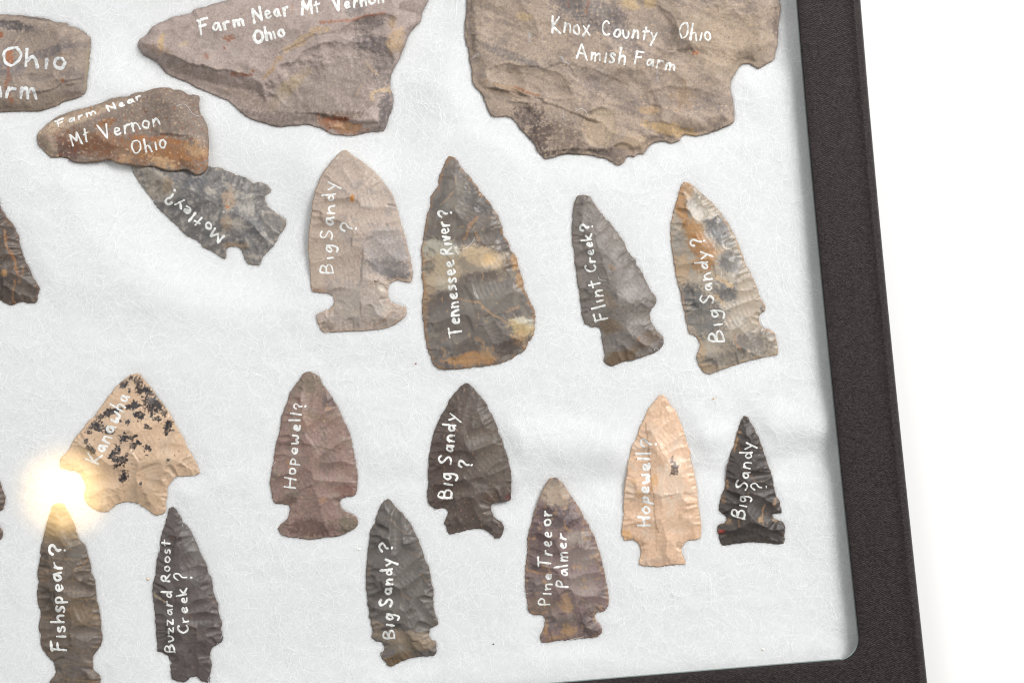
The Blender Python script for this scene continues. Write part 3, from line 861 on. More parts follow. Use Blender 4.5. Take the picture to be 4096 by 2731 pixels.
L2 = 600
add('flint_slab', 'widest tan and grey flint slab with ragged edge, beside the black frame', 'stone', (1800, 0),
    [(150, -120), (300, -220), (1000, -260), (1800, -250), (2500, -180), (2620, -80)] +
    off([(2040, 0), (2050, 60), (2045, 120), (2035, 190), (2030, 260), (2028, 330), (2025, 380), (2010, 415), (2008, 460), (1985, 495), (1930, 525),
         (1870, 558), (1840, 545), (1800, 520), (1750, 520), (1715, 540), (1690, 590), (1660, 640), (1648, 690), (1650, 740), (1665, 790), (1675, 860),
         (1678, 930), (1675, 985), (1640, 1010), (1570, 1040), (1500, 1065), (1440, 1085), (1380, 1095), (1320, 1092), (1275, 1085), (1250, 1110),
         (1240, 1130), (1180, 1155), (1120, 1142), (1040, 1148), (1000, 1175), (975, 1210), (950, 1240), (905, 1240), (880, 1265), (840, 1258),
         (810, 1265), (800, 1300), (745, 1330)], L2, 0) +
    [(1290, 1300), (1230, 1270), (1200, 1268), (1130, 1250), (1060, 1245), (990, 1240), (920, 1240), (870, 1255), (820, 1270), (755, 1280), (735, 1255),
     (700, 1220), (670, 1160), (645, 1130), (600, 1080), (560, 1040), (525, 990), (490, 950), (440, 940), (380, 945), (340, 940), (315, 915),
     (295, 870), (275, 820), (255, 775), (225, 730), (185, 685), (170, 640), (165, 560), (150, 480), (140, 400), (120, 340), (110, 270), (112, 190), (125, 100)],
    4.4, 13, (160, 143, 125),
    [('N', (178, 160, 138), 9, .0, .5, .7), ('N', (132, 118, 106), 7, .1, .5, .65), ('G', (122, 110, 100), 24, 18, 2.2, .05, .5, .55), ('G', (180, 162, 142), 22, 12, 1.4, .2, .6, .5),
     ('B', (100, 94, 92), 1130, 120, 330, 130, 22, .85), ('B', (108, 100, 97), 1420, 350, 180, 60, 42, .75), ('B', (112, 106, 102), 480, 450, 280, 36, 22, .7),
     ('B', (124, 112, 102), 1230, 690, 340, 70, 24, .6), ('B', (120, 108, 100), 1950, 820, 330, 70, 8, .5), ('B', (178, 156, 126), 2200, 330, 330, 260, 0, .6),
     ('B', (172, 152, 130), 620, 650, 300, 110, 12, .6), ('B', (150, 134, 118), 1640, 170, 150, 150, 30, .6), ('B', (112, 100, 88), 1800, 330, 170, 60, 38, .55),
     ('B', (206, 176, 126), 1440, 40, 80, 40, 15, .8), ('B', (196, 166, 116), 1600, 20, 50, 50, 0, .8), ('B', (200, 170, 120), 590, 140, 60, 30, 15, .7),
     ('B', (86, 74, 69), 640, 940, 120, 90, 25, .85, .4, .7), ('B', (80, 68, 63), 690, 1110, 110, 110, 30, .9, .4, .7), ('B', (104, 88, 76), 900, 1100, 160, 120, 20, .7, .4, .8),
     ('B', (84, 72, 66), 900, 1225, 190, 26, -3, .9), ('B', (92, 80, 74), 1190, 1215, 100, 30, 14, .9), ('B', (112, 98, 86), 1345, 1240, 70, 80, 0, .8),
     ('B', (180, 158, 128), 1200, 1030, 130, 150, 15, .85, .2, .2), ('B', (150, 134, 108), 1220, 900, 110, 34, 10, .7), ('B', (204, 168, 114), 1760, 1040, 220, 46, 12, .9, .3, .5),
     ('B', (190, 156, 112), 1600, 880, 90, 30, 0, .8), ('B', (176, 140, 100), 1860, 780, 90, 90, 0, .5, .5, .7), ('B', (190, 160, 120), 1480, 1150, 120, 70, 0, .5, .4, .6),
     ('B', (92, 82, 74), 2170, 1025, 90, 18, -18, .8, .4, .6), ('B', (92, 78, 68), 2605, 180, 22, 120, 0, .7, .4, .6),
     ('B', (112, 98, 86), 160, 220, 45, 260, -4, .8), ('B', (150, 118, 78), 480, 710, 220, 20, 14, .6), ('B', (126, 104, 80), 450, 745, 200, 30, 12, .6),
     ('L', RUST, [(510, 690), (620, 745), (700, 770)], 13, .85), ('L', (92, 78, 64), [(760, 560), (880, 510), (960, 545), (1010, 620)], 13, .8),
     ('L', (96, 82, 70), [(1740, 400), (1840, 405), (1920, 390), (1950, 435)], 13, .75), ('B', (178, 98, 56), 1965, 430, 26, 16, 0, .9), ('L', RUST, [(1100, 20), (1090, 120)], 12, .8),
     ('L', RUST, [(950, 20), (945, 70)], 9, .7), ('L', (74, 66, 62), [(980, 150), (1080, 140), (1150, 190), (1230, 230)], 7, .7), ('B', (200, 198, 192), 638, 295, 12, 36, 5, .7, .4, .8),
     ('L', (214, 212, 206), [(890, 460), (905, 490), (950, 525)], 8, .85), ('L', (204, 202, 196), [(1655, 580), (1662, 660)], 9, .6), ('L', (200, 196, 188), [(905, 870), (912, 960)], 9, .55),
     ('L', (222, 220, 214), [(180, 470), (230, 430)], 6, .8), ('L', (104, 92, 80), [(700, 790), (900, 810), (1000, 800)], 8, .6),
     ('S', (214, 184, 142), .9, .55, .65), ('S', (94, 80, 70), .85, .55, .6), ('E', (116, 102, 90), 1.0, .45)],
    [('Knox', (818, 268), (1112, 288), 132), ('County', (1215, 293), (1650, 328), 118), ('Ohio', (1822, 318), (2078, 338), 122), ('Amish', (1010, 472), (1392, 522), 122),
     ('Farm', (1475, 520), (1788, 572), 112)], 'SLAB', 'DRY', 17,
    slab=True, rim=1.7, serr=.16, flakes=False, step=.36, relief=.05, H=5.0,
    cuts=[('plane', 1700, 1180, 300, 640, .10, .5), ('plane', 620, 840, 250, 690, .5, 1.2), ('bowl', 640, 660, 360, 130, 12, 1.7), ('bowl', 1200, 1020, 135, 165, 15, 1.5),
          ('bowl', 1690, 230, 120, 210, -30, 1.4), ('bowl', 1900, 480, 300, 80, -8, .9), ('bowl', 450, 760, 210, 36, 12, 1.4), ('bowl', 600, 950, 110, 90, 0, 1.2), ('bowl', 1380, 1210, 90, 70, 0, 1.3), ('bowl', 2250, 250, 330, 280, 0, .9), ('bowl', 1300, 720, 420, 90, 24, .8), ('bowl', 1900, 820, 330, 110, 8, .8),
          ('plane', 230, 900, 190, -100, .9, .6), ('plane', 2560, -100, 2480, 560, .35, .6), ('plane', 2560, 330, 2300, 560, .5, .8), ('bowl', 1600, 870, 110, 28, -4, .7),
          ('plane', 1500, 1190, 700, 1190, .8, 1.2), ('bowl', 1750, 1050, 230, 60, 12, .6)])

add('flint_slab', 'small wedge of rust stained flint overlapping a mottled grey arrowhead', 'stone', (0, 0),
    [(290, 1100), (300, 1060), (340, 1020), (390, 975), (450, 935), (520, 905), (600, 878), (680, 860), (760, 840), (830, 812), (890, 785), (960, 775),
     (1020, 770), (1060, 745), (1140, 735), (1210, 712), (1280, 700), (1350, 700), (1380, 715), (1430, 715), (1470, 735), (1500, 755), (1550, 755),
     (1592, 770), (1590, 830), (1597, 890), (1620, 935), (1645, 980), (1660, 1030), (1665, 1090), (1668, 1160), (1665, 1240), (1665, 1320), (1650, 1360),
     (1625, 1390), (1590, 1405), (1550, 1398), (1510, 1370), (1470, 1360), (1440, 1365), (1390, 1375), (1340, 1372), (1290, 1355), (1230, 1335),
     (1150, 1338), (1090, 1330), (1040, 1325), (950, 1312), (910, 1295), (860, 1280), (830, 1288), (780, 1298), (710, 1305), (640, 1308), (590, 1300),
     (550, 1285), (540, 1270), (480, 1265), (410, 1265), (375, 1240), (340, 1200), (310, 1175), (295, 1140)], 3.6, 14, (130, 116, 103),
    [('N', (148, 132, 116), 6, .0, .5, .5), ('G', (112, 98, 88), -14, 12, 2.0, .1, .5, .5),
     ('G', (112, 98, 86), -20, 8, .8, .2, .6, .35), ('B', (196, 172, 142), 560, 972, 340, 50, -21, 1, .4, .4), ('B', (146, 126, 104), 760, 850, 260, 34, -20, .7),
     ('B', (138, 98, 64), 960, 1190, 560, 105, 9, .8, .2, .4), ('B', (168, 112, 62), 1430, 1230, 300, 115, 8, .8, .25, .6), ('B', (96, 64, 57), 540, 1190, 110, 95, 10, .8),
     ('B', (118, 78, 54), 760, 1180, 180, 70, 5, .7), ('B', (142, 92, 44), 850, 990, 80, 34, -20, .8), ('N', (206, 168, 124), 3.0, .35, .7, .0),
     ('B', (206, 170, 124), 1290, 1300, 100, 46, 20, .85, .4, .8), ('B', (204, 166, 120), 1570, 1200, 70, 60, 0, .8, .4, .9), ('B', (198, 160, 116), 1000, 1260, 60, 40, 0, .7, .4, .9),
     ('B', (96, 78, 62), 1480, 1320, 70, 30, 20, .75, .4, .6), ('B', (170, 150, 128), 370, 1160, 82, 90, 0, .85), ('B', (200, 176, 140), 400, 1200, 30, 45, 0, .6),
     ('L', (176, 158, 136), [(445, 1110), (450, 1260)], 22, .6), ('B', (190, 110, 44), 1250, 1120, 150, 24, 6, .5, .5, .8), ('S', (214, 182, 140), .9, .5, .75), ('S', (150, 70, 34), 1.2, .5, .5),
     ('S', (86, 64, 48), .9, .55, .5), ('E', (118, 92, 66), .8, .5)],
    [('Farm', (470, 1018), (770, 915), 56), ('Near', (878, 892), (1130, 795), 52), ('Mt', (590, 1168), (718, 1132), 102), ('Vernon', (825, 1118), (1280, 1000), 108),
     ('Ohio', (1062, 1238), (1335, 1185), 106)], 'SLAB', None, 16,
    slab=True, rim=1.7, serr=.12, flakes=False, step=.34, relief=.04, H=4.2,
    cuts=[('bowl', 1500, 1340, 60, 34, 0, .5), ('plane', 1700, 1110, 1000, 1040, .22, .25), ('plane', 1000, 1050, 430, 1090, .30, .2),
          ('plane', 330, 1090, 1300, 760, .75, .2)])

# --- the arrowheads
add('arrowhead', 'mottled grey arrowhead partly tucked under the rusty flint wedge', 'arrowhead', (0, 580),
    [(1040, 175), (1060, 225), (1085, 270), (1115, 310), (1150, 360), (1185, 400), (1225, 460), (1265, 515), (1320, 560), (1370, 610), (1420, 655),
     (1470, 710), (1530, 745), (1590, 780), (1620, 815), (1680, 845), (1740, 880), (1770, 900), (1795, 908), (1803, 885), (1800, 850), (1815, 820),
     (1860, 812), (1900, 815), (1925, 840), (1945, 885), (1960, 930), (1995, 955), (2040, 962), (2070, 960), (2085, 935), (2100, 890), (2150, 840),
     (2200, 780), (2225, 720), (2260, 680), (2283, 640), (2283, 600), (2260, 575), (2210, 545), (2160, 510), (2125, 470), (2115, 430), (2125, 395),
     (2160, 375), (2163, 350), (2140, 325), (2100, 300), (2060, 293), (2020, 300), (1985, 275), (1940, 250), (1890, 235), (1840, 215), (1790, 195),
     (1745, 175), (1690, 175), (1600, 150), (1450, 110), (1300, 80), (1150, 60), (1040, 60), (1000, 90), (1010, 130)], 2.6, 21, (112, 108, 106),
    [('N', (170, 160, 148), 3.5, .05, .45, .75), ('N', (92, 89, 90), 4.0, .05, .45, .8), ('B', (168, 154, 136), 1240, 320, 170, 110, 40, .7, .4, .6), ('B', (84, 82, 86), 1560, 300, 90, 110, 20, .8),
     ('B', (92, 90, 91), 1440, 490, 80, 70, 30, .7), ('B', (98, 94, 92), 1560, 640, 260, 60, 38, .6), ('B', (184, 156, 130), 1830, 430, 50, 90, 0, .8, .3, .5), ('B', (176, 150, 124), 1810, 620, 45, 60, 0, .7),
     ('B', (180, 172, 162), 1980, 480, 70, 60, 0, .7, .4, .8), ('B', (176, 166, 156), 1930, 650, 50, 50, 0, .7, .4, .8), ('B', (88, 86, 88), 2010, 660, 80, 60, 0, .7), ('B', (134, 128, 122), 2190, 600, 90, 90, 0, .6),
     ('B', (150, 124, 92), 1860, 805, 110, 30, 0, .7), ('B', (160, 130, 92), 1340, 330, 40, 70, 20, .5), ('B', (190, 120, 80), 1820, 495, 16, 10), ('B', (215, 205, 190), 1787, 533, 12, 12),
     ('S', (176, 164, 150), 1.3, .4, .5), ('S', (76, 74, 76), 1.3, .45, .5), ('E', (150, 134, 112), .9, .5)],
    [('Motley', (1796, 720), (1425, 437), 86), ('?', (1420, 372), (1375, 346), 132)], 'CHERT', None, 17, serr=.16)

add('arrowhead', 'dark brown arrowhead with a bright orange vein running down its blade', 'arrowhead', (0, 580),
    [(0, 460), (10, 500), (35, 550), (75, 600), (110, 640), (130, 690), (150, 730), (155, 780), (170, 830), (185, 880), (205, 925), (230, 970), (250, 1020),
     (270, 1070), (295, 1110), (318, 1155), (305, 1200), (300, 1240), (285, 1262), (240, 1265), (190, 1255), (150, 1258), (110, 1275), (85, 1280), (40, 1262),
     (0, 1240), (-60, 1235), (-130, 1250), (-190, 1200), (-170, 1000), (-140, 800), (-100, 600), (-60, 450), (-35, 390), (-15, 410)], 3.0, 22, (82, 72, 66),
    [('N', (98, 86, 78), 4, .1, .5, .7), ('N', (66, 58, 54), 4, .1, .5, .7), ('L', (158, 108, 66), [(45, 680), (60, 800), (110, 900), (150, 1040), (168, 1090)], 16, .9),
     ('L', (150, 106, 66), [(125, 1080), (105, 1260)], 12, .85), ('L', (134, 96, 66), [(190, 970), (185, 1050)], 12, .7), ('B', (110, 84, 66), 80, 600, 50, 60, 40, .6),
     ('B', (160, 120, 76), 45, 1030, 26, 26), ('B', (104, 96, 90), 230, 1070, 70, 50, 0, .6), ('S', (150, 116, 84), 1.0, .55, .5), ('E', (120, 84, 60), .8, .5)],
    [], 'CHERT', None, 17, w1=3.6)

add('arrowhead', 'dark brown side notched arrowhead lying next to the fishtail point and lamp glare', 'arrowhead', (0, 1450),
    [(0, 950), (12, 965), (15, 1000), (35, 1040), (43, 1080), (35, 1130), (25, 1170), (0, 1185), (-30, 1200), (-45, 1245), (-30, 1290), (0, 1312), (15, 1340),
     (25, 1375), (15, 1405), (0, 1418), (-100, 1430), (-250, 1430), (-280, 1370), (-240, 1300), (-220, 1240), (-260, 1180), (-290, 1100), (-260, 950),
     (-200, 750), (-140, 600), (-100, 640), (-60, 780), (-20, 910)], 2.6, 23, (92, 82, 74),
    [('N', (120, 100, 84), 4, .1, .5, .6), ('E', (120, 80, 60), .8, .5)], [], 'CHERT', None, 17)

add('arrowhead', 'pinkish grey side notched arrowhead with a small orange spot, broad blade', 'arrowhead', (1100, 570),
    [(563, 62), (583, 70), (603, 85), (605, 98), (640, 118), (690, 148), (740, 185), (790, 232), (840, 285), (885, 345), (930, 400), (955, 455), (975, 520),
     (990, 590), (1010, 660), (1030, 720), (1045, 765), (1055, 815), (1070, 880), (1085, 940), (1098, 1010), (1103, 1050), (1097, 1090), (1085, 1115),
     (1062, 1122), (1030, 1115), (995, 1105), (950, 1112), (915, 1130), (905, 1160), (900, 1200), (908, 1245), (930, 1275), (970, 1300), (1010, 1308),
     (1040, 1318), (1055, 1345), (1050, 1375), (1030, 1405), (985, 1440), (930, 1470), (860, 1492), (780, 1500), (690, 1508), (600, 1510), (510, 1515),
     (420, 1520), (385, 1515), (365, 1495), (350, 1465), (335, 1425), (330, 1395), (335, 1375), (370, 1360), (410, 1345), (445, 1328), (465, 1300),
     (472, 1260), (465, 1235), (440, 1215), (400, 1205), (350, 1205), (310, 1197), (292, 1180), (287, 1140), (287, 1090), (280, 1030), (275, 970),
     (267, 900), (265, 830), (268, 760), (272, 690), (283, 640), (290, 570), (298, 500), (310, 440), (325, 380), (345, 330), (375, 260), (410, 205),
     (450, 155), (490, 110), (525, 75)], 2.4, 31, (174, 157, 145),
    [('N', (190, 172, 156), 4, .0, .5, .6), ('N', (154, 142, 136), 5, .1, .5, .7), ('B', (186, 162, 142), 380, 760, 150, 420, 6, .55), ('B', (152, 144, 142), 900, 860, 190, 180, 20, .8, .4),
     ('B', (118, 111, 110), 930, 1010, 180, 75, 8, .85, .4, .5), ('B', (100, 95, 96), 960, 1050, 110, 36, 6, .7), ('B', (160, 150, 142), 650, 1290, 240, 190, 0, .6),
     ('B', (120, 104, 92), 430, 1470, 60, 36, 10, .8), ('B', (140, 106, 84), 330, 1185, 70, 20, 10, .75), ('B', (134, 124, 116), 900, 1440, 140, 34, -18, .6),
     ('B', (198, 124, 44), 622, 452, 17, 30, 0, 1, .15, .2), ('B', (214, 200, 182), 855, 1165, 30, 26), ('B', (226, 214, 196), 497, 130, 9, 9), ('L', (128, 96, 74), [(525, 915), (550, 960), (562, 990)], 6, .7),
     ('L', (110, 90, 78), [(820, 965), (860, 972), (885, 965)], 7, .7), ('L', (150, 108, 76), [(660, 960), (690, 890), (740, 830)], 7, .5), ('L', (146, 112, 84), [(690, 1420), (780, 1470), (850, 1440), (940, 1355)], 8, .7),
     ('L', (128, 112, 102), [(700, 1140), (735, 1180), (730, 1220)], 5, .6), ('L', (216, 200, 184), [(815, 1220), (860, 1290), (950, 1345)], 12, .5), ('S', (120, 104, 96), .9, .55, .6), ('S', (214, 196, 178), 1.1, .55, .5),
     ('E', (190, 158, 130), 1.1, .6)],
    [('Big', (467, 1042), (468, 828), 106), ('Sandy', (470, 778), (487, 322), 106), ('?', (655, 722), (655, 660), 138)], 'CHERT', None, 16, serr=.14, s1=7, w1=5)

B2 = (1000, 460)
add('arrowhead', 'largest leaf shaped point of banded grey and honey chalcedony without notches', 'arrowhead', (1100, 570),
    [(1390, 112), (1415, 112), (1440, 125), (1460, 150), (1480, 185), (1500, 215), (1522, 240), (1550, 262), (1575, 300), (1605, 335), (1630, 365),
     (1640, 400), (1690, 450), (1720, 490), (1745, 530), (1775, 575), (1790, 610), (1810, 655), (1820, 700), (1830, 740), (1845, 765), (1865, 800),
     (1875, 830), (1880, 860), (1910, 890), (1935, 925), (1940, 960), (1948, 1000), (1965, 1050), (1985, 1110), (1990, 1150)] +
    off([(1000, 720), (1020, 770), (1045, 820), (1065, 860), (1080, 905), (1082, 950), (1080, 1000), (1075, 1060), (1055, 1100), (1030, 1130), (1015, 1170),
         (985, 1210), (930, 1245), (870, 1280), (800, 1308), (720, 1322), (650, 1335), (590, 1332), (550, 1345), (470, 1352), (400, 1356), (345, 1358),
         (300, 1340), (265, 1310), (250, 1280), (252, 1265), (228, 1220), (212, 1170), (205, 1120), (195, 1060), (190, 1000), (182, 940), (178, 880),
         (180, 820), (185, 760), (187, 700), (183, 660), (172, 630), (175, 590), (176, 540), (178, 480), (172, 440), (172, 380), (185, 340), (192, 280),
         (202, 220), (212, 150), (220, 100), (240, 60), (242, 20)], *B2) +
    [(1245, 440), (1265, 405), (1290, 370), (1310, 345), (1310, 310), (1318, 270), (1335, 220), (1350, 180), (1370, 140)], 3.0, 32, (106, 98, 92),
    [('N', (134, 126, 114), 5, .0, .5, .6), ('N', (88, 82, 79), 5, .1, .5, .7), ('B', (82, 78, 78), 1640, 470, 120, 90, 30, .6), ('B', (96, 84, 72), 1290, 700, 90, 110, 0, .6),
     ('B', (96, 86, 76), 1480, 720, 180, 70, -10, .5), ('B', (172, 154, 130), 1500, 970, 420, 120, 8, .5, .35, .4), ('B', (178, 172, 154), 1310, 850, 160, 75, 10, .95), ('B', (196, 168, 132), 1680, 920, 190, 80, 14, .9), ('B', (186, 164, 134), 1330, 1010, 150, 120, 10, .85),
     ('B', (194, 180, 156), 1310, 1130, 110, 50, 20, .7), ('B', (220, 180, 122), 1710, 940, 55, 42, 0, .8), ('B', (190, 140, 84), 1925, 950, 40, 70, 0, .8), ('B', (186, 140, 90), 1960, 1100, 28, 80, -8, .7),
     ('B', (178, 150, 116), 1230, 1190, 70, 120, 10, .7), ('B', (84, 72, 70), 1640, 1080, 150, 50, -8, .8), ('B', (90, 74, 66), 1855, 980, 45, 55, 0, .7), ('B', (100, 88, 82), 1870, 840, 70, 40, 30, .7),
     ('B', (122, 116, 106), 1700, 1230, 190, 110, 20, .7), ('B', (94, 83, 80), 1310, 1290, 140, 90, -14, .8), ('B', (84, 80, 78), 1235, 1000, 40, 50, 0, .75), ('B', (150, 116, 80), 1200, 1300, 26, 140, 0, .6),
     ('B', (104, 94, 86), 1450, 1440, 200, 150, 0, .5), ('B', (90, 78, 72), 1560, 1650, 120, 60, 0, .6), ('B', (208, 180, 130), 1985, 1480, 110, 70, 20, .9, .3, .5), ('B', (196, 190, 172), 2000, 1430, 90, 26, 16, .7),
     ('B', (186, 148, 100), 1960, 1560, 60, 60, 0, .7), ('B', (72, 58, 54), 1850, 1640, 130, 55, -20, .85), ('B', (184, 134, 84), 1580, 1730, 190, 52, -4, .9), ('B', (150, 124, 96), 1700, 1670, 60, 50, 0, .6),
     ('L', (184, 130, 78), [(1520, 780), (1560, 660), (1620, 600)], 15, .6), ('L', (176, 124, 74), [(1600, 720), (1640, 790)], 12, .7), ('L', (82, 58, 36), [(1620, 795), (1680, 822), (1800, 808)], 10, .8),
     ('L', (184, 142, 98), [(1500, 1260), (1620, 1280), (1730, 1370), (1880, 1450)], 12, .75), ('L', (184, 142, 98), [(1880, 1350), (1930, 1320)], 24, .6), ('L', (190, 146, 100), [(1350, 480), (1430, 400)], 9, .5),
     ('L', (176, 134, 92), [(1620, 1560), (1670, 1620)], 18, .5), ('L', (190, 150, 110), [(1350, 1640), (1360, 1700)], 24, .5), ('S', (190, 150, 104), 1.4, .58, .5), ('E', (160, 112, 66), 1.1, .75)],
    [('Tennessee', (1497, 1545), (1428, 948), 104), ('River', (1420, 892), (1392, 632), 100), ('?', (1415, 595), (1410, 538), 114)], 'WAXY', None, 17, serr=.18, s1=8, w1=6)

add('arrowhead', 'slim grey stemmed arrowhead with blunt tip and brown stained base', 'arrowhead', (2200, 720),
    [(225, 130), (260, 121), (305, 125), (325, 145), (345, 180), (370, 215), (400, 255), (430, 290), (445, 315), (480, 345), (510, 385), (540, 425),
     (565, 460), (590, 490), (605, 530), (630, 580), (660, 620), (685, 640), (690, 680), (715, 705), (740, 750), (765, 800), (785, 850), (815, 895),
     (845, 930), (850, 965), (840, 1000), (815, 1030), (800, 1060), (800, 1100), (815, 1145), (850, 1200), (890, 1240), (907, 1275), (905, 1310),
     (885, 1345), (855, 1370), (800, 1395), (740, 1415), (690, 1430), (650, 1445), (590, 1455), (530, 1475), (490, 1487), (455, 1475), (432, 1455),
     (430, 1435), (440, 1400), (432, 1360), (420, 1310), (412, 1260), (408, 1215), (395, 1185), (365, 1172), (340, 1180), (310, 1165), (275, 1145),
     (270, 1120), (255, 1070), (248, 1010), (240, 940), (235, 890), (225, 850), (215, 800), (208, 730), (198, 650), (195, 590), (180, 520), (175, 450),
     (172, 390), (178, 330), (180, 280), (185, 220), (195, 175), (210, 145)], 3.0, 33, (113, 106, 100),
    [('N', (130, 119, 114), 4, .0, .5, .6), ('N', (96, 87, 84), 5, .1, .5, .7), ('B', (144, 134, 130), 660, 850, 90, 140, -30, .8, .3), ('B', (134, 124, 116), 470, 430, 60, 150, -35, .6),
     ('B', (142, 128, 120), 240, 620, 50, 180, 0, .25), ('B', (112, 90, 64), 470, 1170, 100, 60, 10, .75), ('B', (108, 84, 56), 570, 1410, 150, 60, -18, .85), ('B', (104, 82, 60), 760, 1280, 110, 60, -35, .75),
     ('B', (118, 110, 106), 600, 1290, 130, 70, -10, .6), ('B', (128, 106, 84), 450, 960, 90, 50, 40, .5), ('B', (150, 118, 86), 490, 700, 40, 14, 30, .6), ('L', (86, 74, 62), [(545, 1040), (700, 1060), (780, 1050)], 9, .5),
     ('B', (150, 100, 60), 710, 1270, 14, 20, 0, .7), ('S', (150, 134, 122), 1.0, .55, .5), ('S', (78, 70, 68), 1.0, .55, .5), ('E', (116, 92, 72), .8, .55)],
    [('Flint', (455, 1105), (395, 805), 97), ('Creek', (368, 735), (332, 438), 82), ('?', (342, 395), (335, 345), 108)], 'CHERT', None, 16, s1=7, w1=5)

add('arrowhead', 'curved cream, orange and slate blotched arrowhead standing between slim stemmed point and frame', 'arrowhead', (2200, 720),
    [(1080, 15), (1110, 25), (1140, 45), (1175, 75), (1200, 100), (1240, 130), (1275, 165), (1315, 205), (1350, 245), (1385, 290), (1415, 330), (1440, 370),
     (1465, 420), (1485, 460), (1505, 510), (1520, 550), (1535, 590), (1550, 640), (1575, 690), (1600, 735), (1625, 790), (1650, 850), (1670, 905),
     (1690, 960), (1715, 990), (1723, 1020), (1712, 1050), (1685, 1070), (1670, 1105), (1675, 1145), (1695, 1175), (1730, 1195), (1770, 1205),
     (1795, 1220), (1805, 1260), (1815, 1300), (1823, 1350), (1822, 1380), (1805, 1400), (1750, 1410), (1690, 1425), (1620, 1440), (1560, 1455),
     (1490, 1478), (1430, 1495), (1385, 1515), (1340, 1530), (1280, 1552), (1240, 1545), (1215, 1525), (1195, 1490), (1175, 1450), (1170, 1415),
     (1185, 1370), (1200, 1325), (1190, 1290), (1175, 1265), (1150, 1240), (1120, 1235), (1105, 1215), (1098, 1170), (1085, 1120), (1080, 1070),
     (1065, 1020), (1055, 970), (1045, 910), (1030, 860), (1015, 800), (1005, 745), (998, 700), (988, 640), (978, 580), (970, 510), (963, 450),
     (965, 390), (968, 340), (980, 280), (990, 235), (1005, 190), (1020, 145), (1030, 95), (1045, 50), (1060, 25)], 2.7, 34, (158, 146, 132),
    [('N', (180, 166, 148), 4, .0, .5, .6), ('N', (134, 127, 120), 4, .1, .5, .6), ('B', (176, 130, 84), 1080, 90, 60, 90, 0, .8), ('B', (186, 128, 66), 1050, 230, 45, 130, -14, .85),
     ('B', (174, 122, 64), 1150, 410, 80, 130, -10, .9), ('B', (166, 112, 58), 1230, 560, 90, 130, -24, .9), ('B', (168, 122, 74), 1210, 690, 90, 60, 0, .8), ('B', (188, 178, 164), 1200, 290, 70, 60, 20, .8),
     ('B', (112, 106, 100), 1120, 190, 50, 34, 0, .7, .4, .6), ('B', (92, 92, 95), 1330, 390, 95, 75, 35, .9, .3, .5), ('B', (100, 99, 100), 1400, 480, 90, 50, 30, .7, .3, .6), ('B', (114, 111, 110), 1440, 650, 95, 95, 10, .85, .3, .4),
     ('B', (150, 144, 136), 1010, 500, 40, 60, 0, .7), ('B', (188, 152, 112), 1060, 700, 60, 120, 0, .7), ('B', (94, 93, 95), 1140, 930, 100, 90, 20, .9, .25, .4), ('B', (96, 95, 96), 1400, 900, 100, 75, 25, .9, .25, .5),
     ('B', (106, 105, 104), 1230, 1100, 170, 140, 20, .85, .3, .4), ('B', (178, 158, 136), 1590, 950, 80, 200, -16, .7), ('B', (110, 104, 100), 1600, 1310, 140, 75, 5, .8, .4, .5), ('B', (112, 104, 96), 1440, 1420, 120, 60, -10, .7),
     ('B', (188, 156, 118), 1215, 1380, 34, 70, 10, .8), ('B', (170, 136, 98), 1250, 1500, 70, 40, 0, .6), ('B', (120, 114, 108), 1290, 1430, 60, 50, 0, .6), ('B', (80, 72, 70), 1700, 1030, 20, 26, 0, .8),
     ('L', (214, 176, 128), [(1310, 770), (1370, 800), (1440, 850)], 26, .85), ('L', (214, 176, 128), [(1320, 930), (1390, 1000)], 20, .85), ('L', (206, 168, 124), [(1290, 620), (1370, 560)], 24, .6),
     ('L', (176, 128, 80), [(1470, 1240), (1480, 1310), (1520, 1360)], 12, .6), ('L', (176, 124, 80), [(1420, 1100), (1440, 1160)], 7, .7), ('B', (206, 160, 116), 1240, 620, 70, 60, 0, .5, .5, .8), ('B', (186, 116, 64), 1240, 700, 60, 18, 20, .6),
     ('S', (84, 82, 84), 1.1, .55, .5), ('S', (210, 186, 156), 1.2, .55, .45), ('E', (186, 136, 88), .9, .6)],
    [('Big', (1390, 1285), (1345, 1040), 107), ('Sandy', (1308, 985), (1250, 575), 104), ('?', (1245, 512), (1238, 455), 134)], 'WAXY', None, 17, serr=.13, s1=7, w1=5.2)

BLK = (56, 49, 49)
blot = [(1060, 120, 32, 24, -20), (990, 165, 44, 26, -25), (1105, 185, 34, 58, 0), (1180, 225, 70, 34, 20), (1215, 320, 78, 78, 30), (1270, 350, 40, 44, 0), (1090, 340, 40, 30, -30), (1030, 355, 70, 20, -18),
        (1125, 415, 46, 44, 20), (1215, 400, 30, 34, 0), (1270, 455, 50, 22, 18), (1355, 495, 40, 46, 0), (1335, 555, 14, 26, 0), (1310, 400, 26, 26, 0), (780, 500, 56, 36, 30), (712, 560, 20, 15, 0), (692, 622, 20, 24, 0),
        (740, 690, 44, 26, 20), (800, 540, 40, 14, 20), (865, 405, 90, 26, -28), (930, 380, 70, 22, -25), (995, 610, 34, 50, 20), (1085, 592, 46, 10, -20), (1075, 660, 26, 34, 0), (1110, 630, 28, 16, 30),
        (1185, 675, 28, 34, 0), (900, 745, 40, 34, -30), (990, 765, 54, 34, -45), (960, 700, 20, 44, -20), (1025, 480, 16, 20, 0), (970, 465, 12, 12, 0), (1180, 512, 28, 14, 30), (940, 820, 16, 30, 40), (880, 560, 36, 16, 0),
        (1355, 772, 13, 12, 0), (1130, 962, 12, 16, 20), (1400, 740, 9, 9, 0), (1175, 738, 12, 8, 0), (1000, 900, 30, 40, 30), (1040, 225, 12, 20, 0)]
